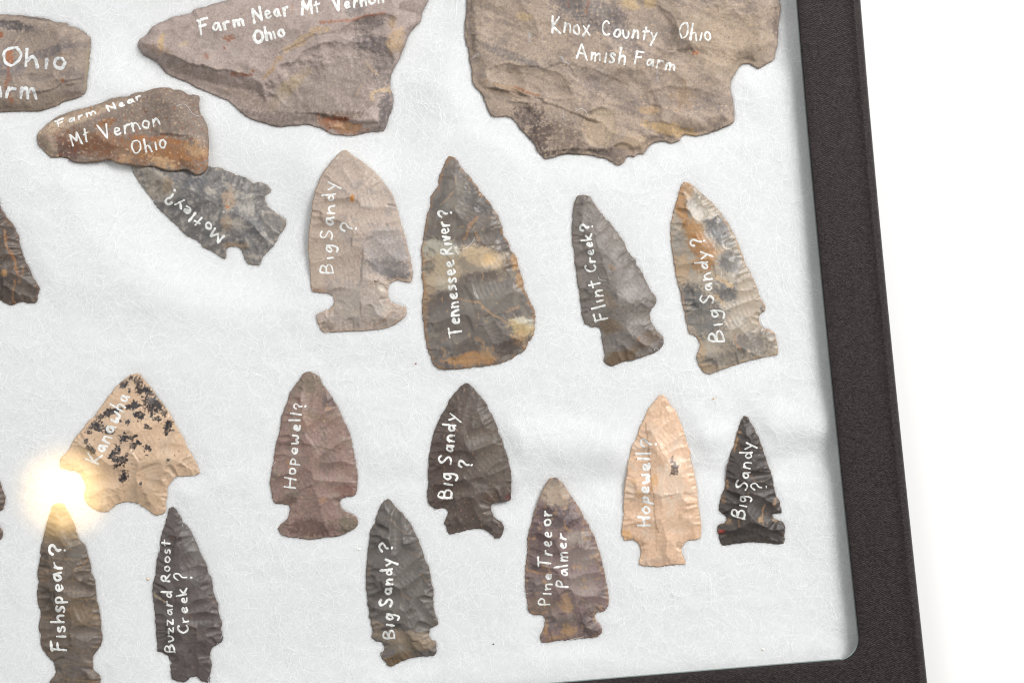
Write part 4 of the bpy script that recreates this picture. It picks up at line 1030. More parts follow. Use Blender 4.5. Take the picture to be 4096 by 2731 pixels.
add('arrowhead', 'wide triangular cream arrowhead splashed with black patches, barbs spread', 'arrowhead', (0, 1450),
    [(1085, 87), (1110, 88), (1130, 105), (1160, 145), (1195, 185), (1230, 225), (1250, 260), (1280, 300), (1310, 335), (1335, 370), (1360, 410), (1390, 465),
     (1410, 510), (1440, 555), (1465, 600), (1490, 650), (1515, 700), (1545, 750), (1575, 810), (1592, 850), (1597, 885), (1560, 900), (1510, 908),
     (1450, 910), (1410, 913), (1375, 950), (1345, 990), (1340, 1030), (1338, 1080), (1325, 1120), (1330, 1160), (1318, 1200), (1280, 1215), (1250, 1220),
     (1215, 1205), (1180, 1175), (1140, 1150), (1090, 1122), (1040, 1113), (990, 1115), (940, 1130), (900, 1160), (870, 1185), (830, 1192), (790, 1185),
     (740, 1160), (690, 1110), (680, 1050), (690, 990), (670, 930), (640, 880), (580, 860), (520, 850), (485, 830), (483, 790), (495, 755), (525, 725),
     (555, 690), (580, 640), (600, 600), (640, 560), (680, 505), (720, 455), (760, 425), (790, 375), (820, 335), (855, 290), (885, 250), (920, 200),
     (955, 165), (1000, 130), (1040, 100)], 2.7, 35, (203, 173, 145),
    [('N', (212, 184, 156), 5, .0, .5, .6), ('N', (184, 154, 128), 5, .15, .5, .5), ('B', (172, 144, 112), 1150, 1060, 200, 100, 0, .5), ('B', (164, 142, 116), 1250, 800, 120, 90, 0, .3), ('B', (160, 138, 112), 640, 670, 70, 50, 0, .5)] +
    [('B', BLK, a, b, c * .98, d * .98, e, 1.1, .10, .85) for a, b, c, d, e in blot] +
    [('B', (120, 112, 108), 1210, 290, 30, 40, 20, .6, .4, .8), ('L', (226, 202, 170), [(1210, 440), (1310, 380)], 9, .6), ('S', (96, 76, 64), 1.2, .62, .6), ('L', (120, 88, 66), [(940, 1000), (1000, 1030)], 7, .5), ('E', (206, 168, 128), .9, .5)],
    [('Kanawha', (800, 808), (1037, 272), 118)], 'WAXY', None, 18, serr=.13, s1=7.5, w1=5.5)

add('arrowhead', 'medium brown corner notched arrowhead with broad fan shaped base', 'arrowhead', (1000, 1440),
    [(475, 88), (500, 98), (520, 110), (548, 130), (570, 160), (580, 190), (605, 220), (635, 260), (650, 290), (680, 335), (705, 380), (730, 430), (750, 480),
     (775, 530), (795, 580), (810, 640), (822, 700), (838, 760), (845, 820), (855, 880), (862, 950), (857, 1010), (848, 1060), (838, 1083), (800, 1090),
     (750, 1100), (725, 1120), (718, 1150), (735, 1185), (770, 1215), (820, 1235), (850, 1250), (862, 1275), (855, 1325), (820, 1358), (770, 1380),
     (720, 1402), (650, 1412), (590, 1418), (530, 1428), (490, 1435), (430, 1428), (360, 1420), (300, 1410), (255, 1395), (235, 1370), (222, 1345),
     (245, 1315), (285, 1285), (305, 1250), (320, 1210), (320, 1175), (300, 1153), (260, 1150), (215, 1150), (195, 1135), (178, 1100), (170, 1040),
     (160, 970), (170, 900), (185, 830), (195, 760), (208, 690), (215, 640), (235, 580), (243, 520), (255, 450), (275, 390), (295, 340), (315, 280),
     (325, 250), (360, 205), (395, 155), (425, 110), (450, 95)], 2.8, 36, (133, 110, 102),
    [('N', (144, 126, 112), 5, .0, .5, .6), ('N', (112, 96, 86), 5, .1, .5, .6), ('B', (116, 104, 88), 480, 190, 110, 80, 0, .7), ('B', (96, 82, 80), 640, 330, 60, 60, 0, .75), ('B', (138, 104, 70), 440, 480, 80, 80, 0, .35),
     ('B', (118, 98, 74), 560, 460, 120, 30, 25, .5), ('B', (92, 68, 61), 490, 1340, 200, 70, 3, .85), ('B', (124, 84, 76), 770, 1050, 70, 60, 0, .7), ('B', (116, 108, 90), 790, 1300, 70, 50, 20, .8), ('B', (90, 84, 72), 760, 1350, 70, 26, -20, .6),
     ('L', (98, 74, 54), [(205, 670), (400, 665), (560, 690), (720, 740)], 9, .8), ('B', (98, 82, 72), 300, 1110, 90, 40, -10, .6), ('B', (176, 128, 84), 310, 830, 14, 50, -20, .5), ('B', (184, 134, 96), 590, 1110, 30, 20, 0, .6, .4, .8),
     ('B', (186, 140, 104), 630, 385, 24, 16, 0, .6, .4, .8), ('B', (150, 112, 70), 315, 400, 14, 20, 0, .5), ('G', (112, 92, 74), 12, 9, .8, .3, .6, .35), ('S', (190, 150, 118), 1.0, .6, .6), ('S', (84, 70, 62), 1.0, .55, .5), ('E', (122, 98, 80), .9, .5)],
    [('Hopewell', (358, 1018), (412, 432), 87), ('?', (450, 388), (452, 345), 100)], 'CHERT', None, 16, s1=7, w1=5.5, pitch=1.6)

add('arrowhead', 'dark maroon brown arrowhead with deeply concave base and one broken ear', 'arrowhead', (1000, 1440),
    [(1730, 185), (1755, 190), (1790, 225), (1820, 260), (1850, 300), (1890, 345), (1905, 390), (1935, 430), (1950, 470), (1975, 530), (1995, 590),
     (2020, 640), (2035, 700), (2055, 760), (2070, 820), (2083, 880), (2090, 950), (2090, 1020), (2090, 1080), (2083, 1120), (2040, 1130), (1990, 1135),
     (1950, 1140), (1930, 1160), (1928, 1200), (1945, 1240), (1970, 1280), (2015, 1300), (2032, 1330), (2025, 1375), (2000, 1420), (1955, 1420),
     (1935, 1400), (1900, 1370), (1855, 1350), (1800, 1348), (1740, 1355), (1700, 1370), (1650, 1380), (1600, 1393), (1580, 1370), (1570, 1330),
     (1552, 1300), (1570, 1265), (1585, 1230), (1580, 1205), (1560, 1185), (1520, 1185), (1490, 1190), (1440, 1160), (1423, 1135), (1420, 1080),
     (1418, 1040), (1428, 990), (1422, 920), (1428, 850), (1428, 790), (1440, 720), (1450, 660), (1465, 590), (1490, 530), (1515, 470), (1545, 410),
     (1580, 360), (1590, 325), (1620, 285), (1660, 240), (1690, 205), (1710, 190)], 3.0, 37, (84, 73, 67),
    [('N', (98, 86, 78), 5, .0, .5, .6), ('N', (68, 58, 54), 5, .1, .5, .6), ('B', (106, 96, 86), 1920, 720, 120, 330, -10, .75), ('B', (74, 54, 50), 1530, 860, 110, 300, 6, .6), ('B', (100, 90, 86), 1800, 300, 70, 90, 0, .6),
     ('B', (76, 64, 58), 1900, 960, 110, 60, 10, .5), ('B', (96, 52, 52), 2070, 1095, 26, 26, 0, .8), ('B', (104, 94, 84), 1860, 1210, 60, 80, -30, .6), ('B', (72, 60, 54), 1720, 1300, 150, 60, 0, .6), ('B', (98, 74, 56), 1930, 1090, 60, 50, 0, .4),
     ('S', (150, 118, 94), .9, .52, .6), ('S', (56, 48, 46), 1.0, .5, .5), ('E', (92, 74, 64), .8, .5)],
    [('Big', (1612, 1100), (1622, 905), 108), ('Sandy', (1612, 832), (1655, 440), 102), ('?', (1782, 862), (1788, 805), 122)], 'CHERT', None, 17, s1=5.5, w1=4, pitch=1.7)

add('arrowhead', 'long dark brown point with fishtail stem whose tip sits in the lamp glare', 'arrowhead', (0, 1947),
    [(455, 130), (490, 130), (520, 155), (545, 200), (575, 250), (600, 310), (615, 370), (640, 420), (670, 450), (690, 480), (702, 540), (715, 580),
     (730, 640), (735, 690), (755, 730), (765, 780), (770, 840), (775, 890), (790, 950), (800, 1020), (812, 1080), (812, 1140), (822, 1190), (820, 1230),
     (805, 1270), (775, 1310), (750, 1345), (742, 1390), (745, 1440), (760, 1480), (790, 1500), (808, 1520), (800, 1568), (790, 1600), (740, 1640),
     (640, 1650), (540, 1645), (440, 1630), (395, 1600), (395, 1565), (420, 1530), (445, 1490), (442, 1445), (430, 1400), (400, 1370), (360, 1320),
     (335, 1285), (325, 1230), (325, 1180), (312, 1130), (318, 1070), (330, 1010), (310, 950), (300, 900), (297, 850), (305, 800), (308, 750), (300, 690),
     (310, 630), (322, 570), (325, 510), (330, 460), (350, 400), (360, 350), (375, 290), (395, 230), (410, 180), (430, 140)], 3.0, 38, (94, 83, 74),
    [('N', (110, 98, 88), 5, .0, .5, .6), ('N', (74, 64, 58), 5, .1, .5, .6), ('G', (140, 112, 80), 4, 8, 1.2, .25, .6, .6), ('B', (112, 106, 98), 620, 500, 90, 80, 0, .7), ('B', (112, 94, 74), 480, 330, 120, 60, 0, .6), ('B', (66, 56, 50), 430, 830, 130, 40, 0, .6),
     ('B', (112, 102, 98), 700, 1210, 110, 90, -20, .6), ('B', (112, 106, 102), 560, 1420, 150, 100, 0, .4), ('L', (150, 116, 80), [(600, 660), (680, 600), (720, 560)], 12, .6), ('L', (156, 122, 86), [(330, 1040), (420, 1045)], 10, .6),
     ('B', (126, 100, 68), 640, 1000, 110, 80, 0, .45, .5, .8), ('B', (124, 96, 66), 350, 720, 40, 60, 0, .5, .5, .7), ('S', (150, 116, 84), 1.0, .56, .6), ('E', (110, 88, 70), .8, .5)],
    [('Fishspear', (537, 1298), (505, 605), 112), ('?', (528, 535), (528, 465), 138)], 'CHERT', None, 20, s1=6, w1=4.5)

add('arrowhead', 'charcoal stemmed arrowhead with two lines of writing and notched foot', 'arrowhead', (0, 1947),
    [(1370, 158), (1395, 165), (1412, 180), (1420, 210), (1445, 235), (1465, 280), (1500, 310), (1520, 340), (1545, 390), (1575, 450), (1600, 520), (1625, 560),
     (1645, 600), (1660, 640), (1665, 690), (1690, 720), (1698, 770), (1705, 830), (1720, 880), (1745, 930), (1745, 980), (1760, 1030), (1778, 1085),
     (1772, 1140), (1782, 1210), (1775, 1235), (1740, 1255), (1700, 1285), (1685, 1320), (1678, 1370), (1693, 1410), (1690, 1450), (1680, 1500),
     (1680, 1558), (1650, 1557), (1610, 1545), (1580, 1515), (1550, 1517), (1520, 1525), (1490, 1550), (1450, 1555), (1400, 1545), (1370, 1515),
     (1365, 1470), (1365, 1420), (1355, 1370), (1340, 1345), (1300, 1325), (1262, 1308), (1262, 1280), (1255, 1220), (1250, 1150), (1245, 1080),
     (1240, 1020), (1232, 950), (1228, 890), (1222, 830), (1225, 770), (1240, 720), (1250, 650), (1255, 590), (1268, 530), (1285, 470), (1280, 440),
     (1295, 380), (1315, 310), (1330, 260), (1345, 205), (1355, 170)], 3.0, 39, (84, 76, 74),
    [('N', (98, 90, 87), 5, .0, .5, .6), ('N', (66, 59, 58), 5, .1, .5, .6), ('B', (112, 106, 102), 1530, 420, 70, 170, -22, .75), ('B', (106, 98, 94), 1590, 620, 70, 60, 0, .5), ('B', (70, 58, 55), 1400, 470, 50, 180, 8, .4),
     ('L', (186, 164, 136), [(1235, 850), (1270, 880), (1320, 905)], 15, .9), ('L', (138, 100, 72), [(1690, 870), (1710, 920)], 9, .6), ('L', (124, 100, 78), [(1510, 1090), (1590, 1170)], 11, .6), ('L', (120, 92, 70), [(1510, 990), (1540, 1040)], 7, .5),
     ('B', (110, 80, 62), 1385, 400, 20, 18, 0, .5), ('S', (130, 104, 86), 1.0, .6, .5), ('E', (96, 78, 70), .8, .5)],
    [('Buzzard', (1402, 1315), (1378, 835), 76), ('Roost', (1362, 748), (1368, 428), 72), ('Creek', (1517, 1160), (1502, 805), 84), ('?', (1540, 748), (1540, 690), 138)], 'CHERT', None, 14.5, s1=5.5, w1=4.2)

add('arrowhead', 'long slate black finely flaked arrowhead with tan banded base', 'arrowhead', (1350, 1947),
    [(400, 92), (425, 105), (440, 130), (465, 155), (490, 185), (525, 210), (540, 245), (580, 280), (600, 320), (620, 370), (645, 420), (665, 470), (685, 520),
     (690, 560), (710, 600), (735, 635), (740, 680), (748, 720), (750, 760), (768, 815), (768, 870), (768, 930), (775, 990), (800, 1060), (803, 1100),
     (770, 1115), (738, 1130), (732, 1160), (735, 1200), (760, 1225), (790, 1250), (793, 1290), (785, 1335), (760, 1350), (700, 1352), (640, 1358),
     (580, 1370), (530, 1385), (480, 1410), (440, 1430), (405, 1432), (385, 1400), (360, 1375), (342, 1340), (350, 1320), (375, 1305), (372, 1265),
     (355, 1240), (315, 1232), (285, 1215), (272, 1190), (285, 1150), (270, 1100), (265, 1055), (250, 1030), (250, 980), (243, 930), (240, 870),
     (228, 820), (228, 760), (230, 700), (232, 640), (240, 580), (240, 530), (250, 470), (258, 400), (265, 340), (295, 290), (305, 250), (320, 210),
     (335, 160), (355, 130), (380, 105)], 3.2, 40, (93, 87, 83),
    [('N', (106, 101, 94), 5, .0, .5, .6), ('N', (72, 68, 64), 5, .1, .5, .6), ('B', (154, 134, 112), 560, 1200, 280, 60, 6, .85, .3, .4), ('B', (150, 130, 110), 320, 1090, 60, 26, 10, .7), ('B', (140, 118, 94), 700, 1260, 90, 50, 0, .6),
     ('B', (124, 108, 88), 560, 1270, 180, 50, 0, .6), ('B', (112, 90, 62), 480, 1370, 130, 50, -18, .8), ('L', (150, 108, 66), [(370, 1370), (500, 1390)], 9, .6), ('L', (84, 74, 62), [(560, 1180), (700, 1190)], 8, .5),
     ('L', (148, 126, 102), [(420, 250), (480, 310), (550, 370)], 9, .55), ('L', (134, 104, 76), [(510, 850), (580, 890)], 16, .4), ('L', (140, 106, 74), [(250, 700), (265, 650)], 9, .5), ('L', (140, 106, 76), [(600, 530), (660, 550)], 9, .5),
     ('L', (144, 108, 76), [(660, 690), (720, 760)], 9, .5), ('S', (134, 112, 90), 1.0, .6, .5), ('E', (112, 92, 74), .9, .5)],
    [('Big', (456, 1200), (455, 1010), 102), ('Sandy', (436, 942), (442, 575), 102), ('?', (445, 515), (448, 445), 118)], 'CHERT', None, 18, s1=4.6, w1=3.6, skew=.45, pitch=2.2, serr=.2)

add('arrowhead', 'purple grey and tan mottled arrowhead with pale tip and two lines of writing', 'arrowhead', (1350, 1947),
    [(1700, -70), (1726, -73), (1760, -72), (1790, -40), (1815, -10), (1845, 35), (1870, 70), (1895, 110), (1920, 150), (1945, 190), (1965, 230), (1990, 270),
     (2015, 320), (2040, 370), (2065, 430), (2085, 490), (2105, 550), (2120, 610), (2135, 680), (2145, 740), (2155, 800), (2167, 850), (2168, 900),
     (2168, 945), (2140, 985), (2100, 1000), (2070, 1005), (2060, 1040), (2075, 1075), (2105, 1105), (2118, 1145), (2110, 1170), (2080, 1195), (2040, 1205),
     (1990, 1205), (1920, 1213), (1860, 1220), (1810, 1225), (1750, 1228), (1690, 1238), (1640, 1245), (1625, 1225), (1617, 1190), (1640, 1160),
     (1655, 1110), (1658, 1060), (1650, 1035), (1625, 1020), (1580, 1020), (1545, 1005), (1525, 980), (1520, 930), (1510, 870), (1502, 800), (1503, 720),
     (1503, 660), (1510, 590), (1515, 530), (1518, 460), (1522, 390), (1540, 320), (1555, 270), (1570, 210), (1590, 150), (1605, 110), (1630, 50),
     (1660, -10), (1680, -50)], 2.8, 41, (120, 102, 99),
    [('N', (138, 124, 114), 4, .0, .5, .6), ('N', (96, 82, 80), 4, .1, .5, .6), ('B', (176, 154, 132), 1740, 50, 130, 110, 0, .9, .25), ('B', (112, 104, 94), 1730, -40, 60, 30, 0, .6), ('B', (80, 66, 69), 1740, 240, 170, 85, 8, .85, .3, .5),
     ('B', (88, 68, 70), 1610, 400, 100, 130, 0, .8, .3, .5), ('B', (84, 70, 70), 1600, 560, 90, 90, 0, .6), ('B', (160, 146, 134), 1930, 400, 100, 50, -6, .8), ('B', (136, 122, 114), 1970, 560, 120, 100, 0, .7), ('B', (144, 128, 118), 1960, 780, 140, 80, 0, .6),
     ('B', (94, 84, 82), 1590, 780, 80, 70, 0, .6), ('B', (120, 104, 82), 1640, 950, 120, 70, 0, .6), ('B', (172, 134, 92), 1830, 940, 50, 66, 0, .7, .4, .7), ('B', (180, 138, 92), 1850, 1140, 60, 44, 0, .8, .4, .6), ('B', (176, 132, 86), 1665, 1130, 20, 60, 0, .8),
     ('B', (160, 124, 84), 1760, 1200, 90, 20, -8, .7), ('B', (90, 84, 80), 1790, 1090, 160, 40, -6, .6), ('B', (78, 66, 66), 2040, 1150, 70, 50, 0, .7), ('B', (58, 50, 50), 1990, 1050, 50, 50, 20, .6, .2, 1.1), ('L', (178, 134, 88), [(1505, 660), (1600, 685), (1700, 690)], 14, .75),
     ('L', (186, 144, 100), [(1810, 270), (1830, 330)], 8, .7), ('L', (170, 128, 86), [(2070, 540), (2110, 680)], 14, .6), ('N', (176, 138, 96), 3, .38, .6, .55), ('S', (170, 132, 92), 1.2, .58, .5), ('E', (164, 124, 86), .9, .6)],
    [('Pine', (1697, 938), (1712, 695), 92), ('Tree', (1705, 640), (1718, 362), 100), ('or', (1710, 300), (1708, 190), 96), ('Palmer', (1840, 790), (1832, 378), 94)], 'CHERT', None, 16.5, serr=.17, pitch=1.7)

add('arrowhead', 'pale peach cream arrowhead with black blotch and central brown seam', 'arrowhead', (2400, 1550),
    [(490, 57), (515, 65), (530, 85), (550, 120), (575, 155), (605, 190), (630, 250), (650, 300), (668, 350), (685, 410), (700, 460), (722, 510), (725, 560),
     (735, 610), (750, 660), (760, 720), (772, 790), (780, 850), (782, 920), (795, 980), (800, 1040), (808, 1100), (808, 1160), (800, 1200), (760, 1215),
     (710, 1222), (675, 1245), (655, 1275), (650, 1310), (665, 1355), (680, 1385), (682, 1412), (640, 1412), (580, 1415), (520, 1425), (460, 1430),
     (400, 1425), (340, 1420), (310, 1410), (310, 1385), (325, 1340), (325, 1300), (315, 1260), (290, 1230), (250, 1215), (195, 1222), (185, 1200),
     (172, 1165), (178, 1120), (183, 1060), (190, 1000), (188, 940), (192, 870), (195, 810), (200, 760), (215, 700), (218, 640), (225, 580), (240, 530),
     (255, 470), (285, 420), (300, 370), (320, 310), (345, 260), (370, 205), (400, 150), (440, 105), (465, 70)], 3.0, 42, (220, 185, 157),
    [('N', (232, 204, 178), 5, .0, .5, .6), ('N', (210, 172, 140), 5, .15, .5, .6), ('B', (234, 210, 186), 560, 780, 120, 160, 0, .6), ('B', (212, 180, 150), 640, 1080, 130, 70, 0, .5), ('B', (222, 172, 128), 770, 1060, 50, 150, 0, .5),
     ('B', (226, 168, 104), 432, 738, 30, 48, 0, .8), ('B', (216, 158, 92), 205, 1165, 50, 36, 20, .75), ('B', (220, 168, 112), 320, 850, 40, 40, 0, .6), ('B', (176, 112, 66), 395, 800, 20, 40, 0, .7), ('B', (224, 170, 110), 265, 745, 30, 26, 0, .5),
     ('B', (204, 168, 142), 490, 1395, 150, 36, 0, .8, .25), ('B', (150, 124, 96), 640, 1250, 30, 34, 0, .6, .4, .7), ('B', (70, 58, 52), 588, 645, 30, 56, 12, .95, .2, .55), ('B', (74, 62, 56), 572, 575, 12, 34, 10, .8, .3, .6), ('B', (78, 64, 56), 600, 620, 34, 20, 0, .85, .25, .5),
     ('L', (140, 108, 78), [(365, 285), (380, 450), (402, 680), (425, 880), (438, 1080), (462, 1160)], 8, .9), ('L', (176, 144, 112), [(500, 110), (475, 230)], 8, .6), ('L', (170, 134, 100), [(440, 1100), (450, 1230), (455, 1310)], 8, .5), ('B', (206, 150, 90), 350, 940, 16, 14, 0, .8),
     ('B', (176, 150, 104), 638, 1040, 12, 30, 0, .5), ('B', (224, 140, 80), 565, 870, 10, 8, 0, .8), ('B', (170, 128, 88), 300, 1225, 60, 18, 20, .5), ('L', (150, 124, 96), [(325, 1290), (330, 1330)], 14, .4), ('S', (196, 150, 108), 1.3, .62, .4), ('E', (226, 176, 130), 1.0, .6)],
    [('Hopewell', (397, 1102), (392, 520), 98), ('?', (440, 478), (440, 415), 120)], 'WAXY', None, 20, serr=.15, s1=6, w1=4.8,
    cuts=[('plane', 690, 1370, 300, 1370, .55, .9)])

add('arrowhead', 'smallest black side notched arrowhead with tan flecks near the frame', 'arrowhead', (2400, 1550),
    [(1155, 225), (1180, 235), (1195, 265), (1215, 300), (1240, 330), (1250, 370), (1270, 400), (1280, 440), (1300, 480), (1310, 520), (1325, 560), (1340, 610),
     (1360, 660), (1375, 710), (1390, 770), (1398, 820), (1410, 870), (1438, 905), (1440, 940), (1450, 975), (1452, 1000), (1420, 1005), (1385, 1005),
     (1380, 1030), (1400, 1055), (1440, 1065), (1470, 1080), (1477, 1120), (1475, 1180), (1475, 1240), (1440, 1250), (1380, 1245), (1310, 1238), (1230, 1235),
     (1150, 1238), (1080, 1245), (1030, 1255), (985, 1262), (965, 1245), (952, 1200), (940, 1150), (942, 1110), (960, 1090), (990, 1085), (1012, 1060),
     (1010, 1035), (985, 1010), (960, 990), (950, 960), (955, 920), (965, 880), (980, 840), (1000, 790), (1005, 720), (1010, 660), (1025, 600), (1040, 540),
     (1050, 500), (1070, 470), (1080, 420), (1095, 365), (1110, 310), (1125, 270), (1140, 235)], 2.6, 43, (66, 60, 57),
    [('N', (82, 75, 71), 4, .0, .5, .6), ('N', (52, 47, 45), 4, .1, .5, .5), ('B', (170, 130, 90), 1086, 440, 12, 55, 12, .9, .3, .7), ('B', (160, 120, 84), 1112, 352, 18, 12, 0, .7, .3, .8), ('B', (140, 106, 78), 985, 900, 22, 34, 0, .6, .4, .9),
     ('B', (176, 138, 94), 1278, 1055, 22, 24, 20, .8, .3, .8), ('L', (160, 118, 74), [(1310, 935), (1295, 1010), (1300, 1090)], 10, .85), ('L', (156, 118, 78), [(1112, 1040), (1112, 1100)], 10, .8), ('B', (150, 112, 74), 1015, 775, 14, 34, 0, .8, .4, .6),
     ('B', (150, 112, 76), 1400, 900, 14, 34, 20, .8, .4, .6), ('B', (150, 118, 84), 1020, 1070, 26, 22, 0, .7, .4, .6), ('B', (160, 128, 92), 1400, 1060, 24, 12, 20, .7), ('B', (158, 52, 36), 970, 1148, 26, 15, -10, .95), ('L', (130, 86, 60), [(1170, 660), (1240, 750)], 8, .6),
     ('L', (140, 100, 66), [(1105, 440), (1120, 520)], 9, .6), ('B', (92, 86, 82), 1210, 330, 40, 40, 0, .6), ('S', (140, 106, 72), 1.0, .6, .5), ('E', (110, 82, 60), .7, .5)],
    [('Big', (1150, 1045), (1175, 865), 102), ('Sandy', (1168, 818), (1225, 440), 98), ('?', (1328, 820), (1330, 760), 126)], 'CHERT', None, 14, s1=4.5, w1=3.4, pitch=1.7, step=.30)

# ------------------------------------------------------------------ build stones
MATS = {'SLAB': M_SLAB, 'CHERT': M_CHERT, 'WAXY': M_WAXY}
INKS = {None: M_INK, 'THIN': M_INK_THIN, 'DRY': M_INK_DRY}
for (name, label, cat, origin, outline, T, seed, base, layers, words, mat, ink, width, kw) in DATA:
    pix = [(origin[0] + x / 2, origin[1] + y / 2) for x, y in outline]
    st = Stone(pix, T, seed, origin=origin, **kw)
    if 'tucked under' in label:
        st.z0 -= 2.7; st.rest -= 2.7
    c = (st.lo + st.hi) / 2
    root = link(bpy.data.objects.new(name, None))
    tag(root, label, cat, 'flint slabs along the top of the case' if cat == 'stone' else 'arrowheads laid out in the case')
    body = st.build('slab_body' if cat == 'stone' else 'blade', MATS[mat], layers, base, None)
    ch = [body]
    n_before = set(COL.objects)
    if words:
        write(st, words, None, INKS[ink], width)
        ch += [o for o in COL.objects if o not in n_before]
    root.location = (c[0] * MM, c[1] * MM, st.z0 * MM)
    for o in ch:
        o.parent = root
        o.location = (-c[0] * MM, -c[1] * MM, -st.z0 * MM)
    STONES.append(st)

# ------------------------------------------------------------------ batting
GS = 1.1
BX0, BX1, BY0, BY1 = -182.0, 114.0, -128.0, 128.0
bxs = np.arange(BX0, BX1, GS); bys = np.arange(BY0, BY1, GS)
gx, gy = np.meshgrid(bxs, bys)
Z_FLAT = Z_TOP - 2.95
bz = np.full(gx.shape, Z_FLAT) + 0.30 * fbm(gx / 42, gy / 26, 501, 3) + 0.13 * fbm(gx / 7, gy / 5, 511, 4)


def fold(pts, width, h):
    global bz
    D = np.full(gx.shape, 1e9)
    P = [np.array(W(x / .5742, y / .5742)) for x, y in pts]
    for a, b in zip(P[:-1], P[1:]):
        e = b - a
        t = np.clip(((gx - a[0]) * e[0] + (gy - a[1]) * e[1]) / (e @ e), 0, 1)
        D = np.minimum(D, np.hypot(gx - a[0] - t * e[0], gy - a[1] - t * e[1]))
    wob = 1 + .4 * fbm(gx / 20, gy / 20, 77, 3)
    bz = bz + h * np.exp(-(D * wob / width) ** 2)


fold([(1180, 1010), (1450, 1030), (1660, 1010), (1900, 975)], 7.0, 1.3)
fold([(1150, 1140), (1300, 1125), (1450, 1100)], 7.0, -1.2)
fold([(1600, 1075), (1760, 1060), (1900, 1040)], 6.0, -1.1)
fold([(820, 1110), (980, 1090)], 5, -.4)
fold([(640, 980), (800, 1060), (1000, 1020)], 6, .4)
fold([(400, 1120), (620, 1105)], 6, .4)
fold([(0, 600), (300, 640), (600, 700)], 9, .45)
fold([(200, 760), (650, 790), (1000, 870)], 9, -.35)
dfr = edge_dist(LP[::4], gx, gy)
bz = bz + .9 * np.exp(-(dfr / 9.0) ** 2)
mask = np.zeros(gx.shape, bool)
near = np.full(gx.shape, 1e9)
for st in STONES:
    mrg = 22
    j0, j1 = np.searchsorted(bxs, st.lo[0] - mrg), np.searchsorted(bxs, st.hi[0] + mrg)
    i0, i1 = np.searchsorted(bys, st.lo[1] - mrg), np.searchsorted(bys, st.hi[1] + mrg)
    if j1 <= j0 or i1 <= i0:
        continue
    X, Y = gx[i0:i1, j0:j1], gy[i0:i1, j0:j1]
    pl = st.poly[::5]
    ins = inside(pl, X, Y); d = edge_dist(pl, X, Y)
    sd = np.where(ins, -d, d)
    reach = 5.0 + 6.0 * max(0, Z_FLAT - st.rest)
    tgt = st.rest
    w = 1 - sstep(-.5, reach, sd)
    dip = np.minimum(0, tgt - Z_FLAT) * w
    bz[i0:i1, j0:j1] = np.minimum(bz[i0:i1, j0:j1], bz[i0:i1, j0:j1] * 0 + Z_FLAT + dip + (bz[i0:i1, j0:j1] - Z_FLAT) * (1 - w))
    under = st.z0 - .25 * st.T - 1.2
    cur_ = bz[i0:i1, j0:j1]; q_ = sstep(.3, 2.4, -sd)
    bz[i0:i1, j0:j1] = cur_ * (1 - q_) + np.minimum(cur_, under) * q_
    mask[i0:i1, j0:j1] |= sd < -1.5
bz = np.minimum(bz, Z_TOP - .2)


def fluff_mat(name, col, tr=.0):
    m, nt, b, out = newmat(name)
    b.inputs['Base Color'].default_value = (*col, 1); b.inputs['Roughness'].default_value = .9
    b.inputs['Specular IOR Level'].default_value = .1
    N, L = nt.nodes, nt.links
    if not tr:
        b.inputs['Subsurface Weight'].default_value = 1.0
        b.inputs['Subsurface Radius'].default_value = (1, 1, 1)
        b.inputs['Subsurface Scale'].default_value = .0028
    if tr:
        t = N.new('ShaderNodeBsdfTranslucent'); t.inputs[0].default_value = (*col, 1)
        mx = N.new('ShaderNodeMixShader'); mx.inputs[0].default_value = tr
        L.new(b.outputs[0], mx.inputs[1]); L.new(t.outputs[0], mx.inputs[2]); L.new(mx.outputs[0], out.inputs['Surface'])
    else:
        tc = N.new('ShaderNodeTexCoord'); n = N.new('ShaderNodeTexNoise'); n.inputs['Scale'].default_value = 420; n.inputs['Detail'].default_value = 8; n.inputs['Roughness'].default_value = .65
        n.inputs['Distortion'].default_value = 2.5
        L.new(tc.outputs['Object'], n.inputs['Vector'])
        r = N.new('ShaderNodeMapRange'); r.inputs['From Min'].default_value = .3; r.inputs['From Max'].default_value = .7; r.inputs['To Min'].default_value = .95; r.inputs['To Max'].default_value = 1.05
        L.new(n.outputs['Fac'], r.inputs['Value'])
        v = N.new('ShaderNodeVectorMath'); v.operation = 'SCALE'; v.inputs[0].default_value = col
        L.new(r.outputs['Result'], v.inputs['Scale']); L.new(v.outputs[0], b.inputs['Base Color'])
        bp = N.new('ShaderNodeBump'); bp.inputs['Strength'].default_value = .12; bp.inputs['Distance'].default_value = .0003
        L.new(n.outputs['Fac'], bp.inputs['Height']); L.new(bp.outputs[0], b.inputs['Normal'])
    return m


M_BAT = fluff_mat('white_batting', (.735, .742, .746))
M_FIB = fluff_mat('polyester_fibre', (.96, .965, .97), .10)
ny, nx = gx.shape
idx = np.arange(nx * ny).reshape(ny, nx)
F = np.stack([idx[:-1, :-1].ravel(), idx[:-1, 1:].ravel(), idx[1:, 1:].ravel(), idx[1:, :-1].ravel()], 1)
LIM = (LP + LO * 5)[::4]
okc = inside(LIM, gx, gy)
F = F[okc.ravel()[F].all(1)]
used = np.unique(F); remap = np.full(nx * ny, -1); remap[used] = np.arange(len(used))
bat = mesh_np('batting', np.column_stack([gx.ravel(), gy.ravel(), bz.ravel()])[used], remap[F], M_BAT)
tag(bat, 'white fluffy polyester batting that the stones lie on', 'batting')


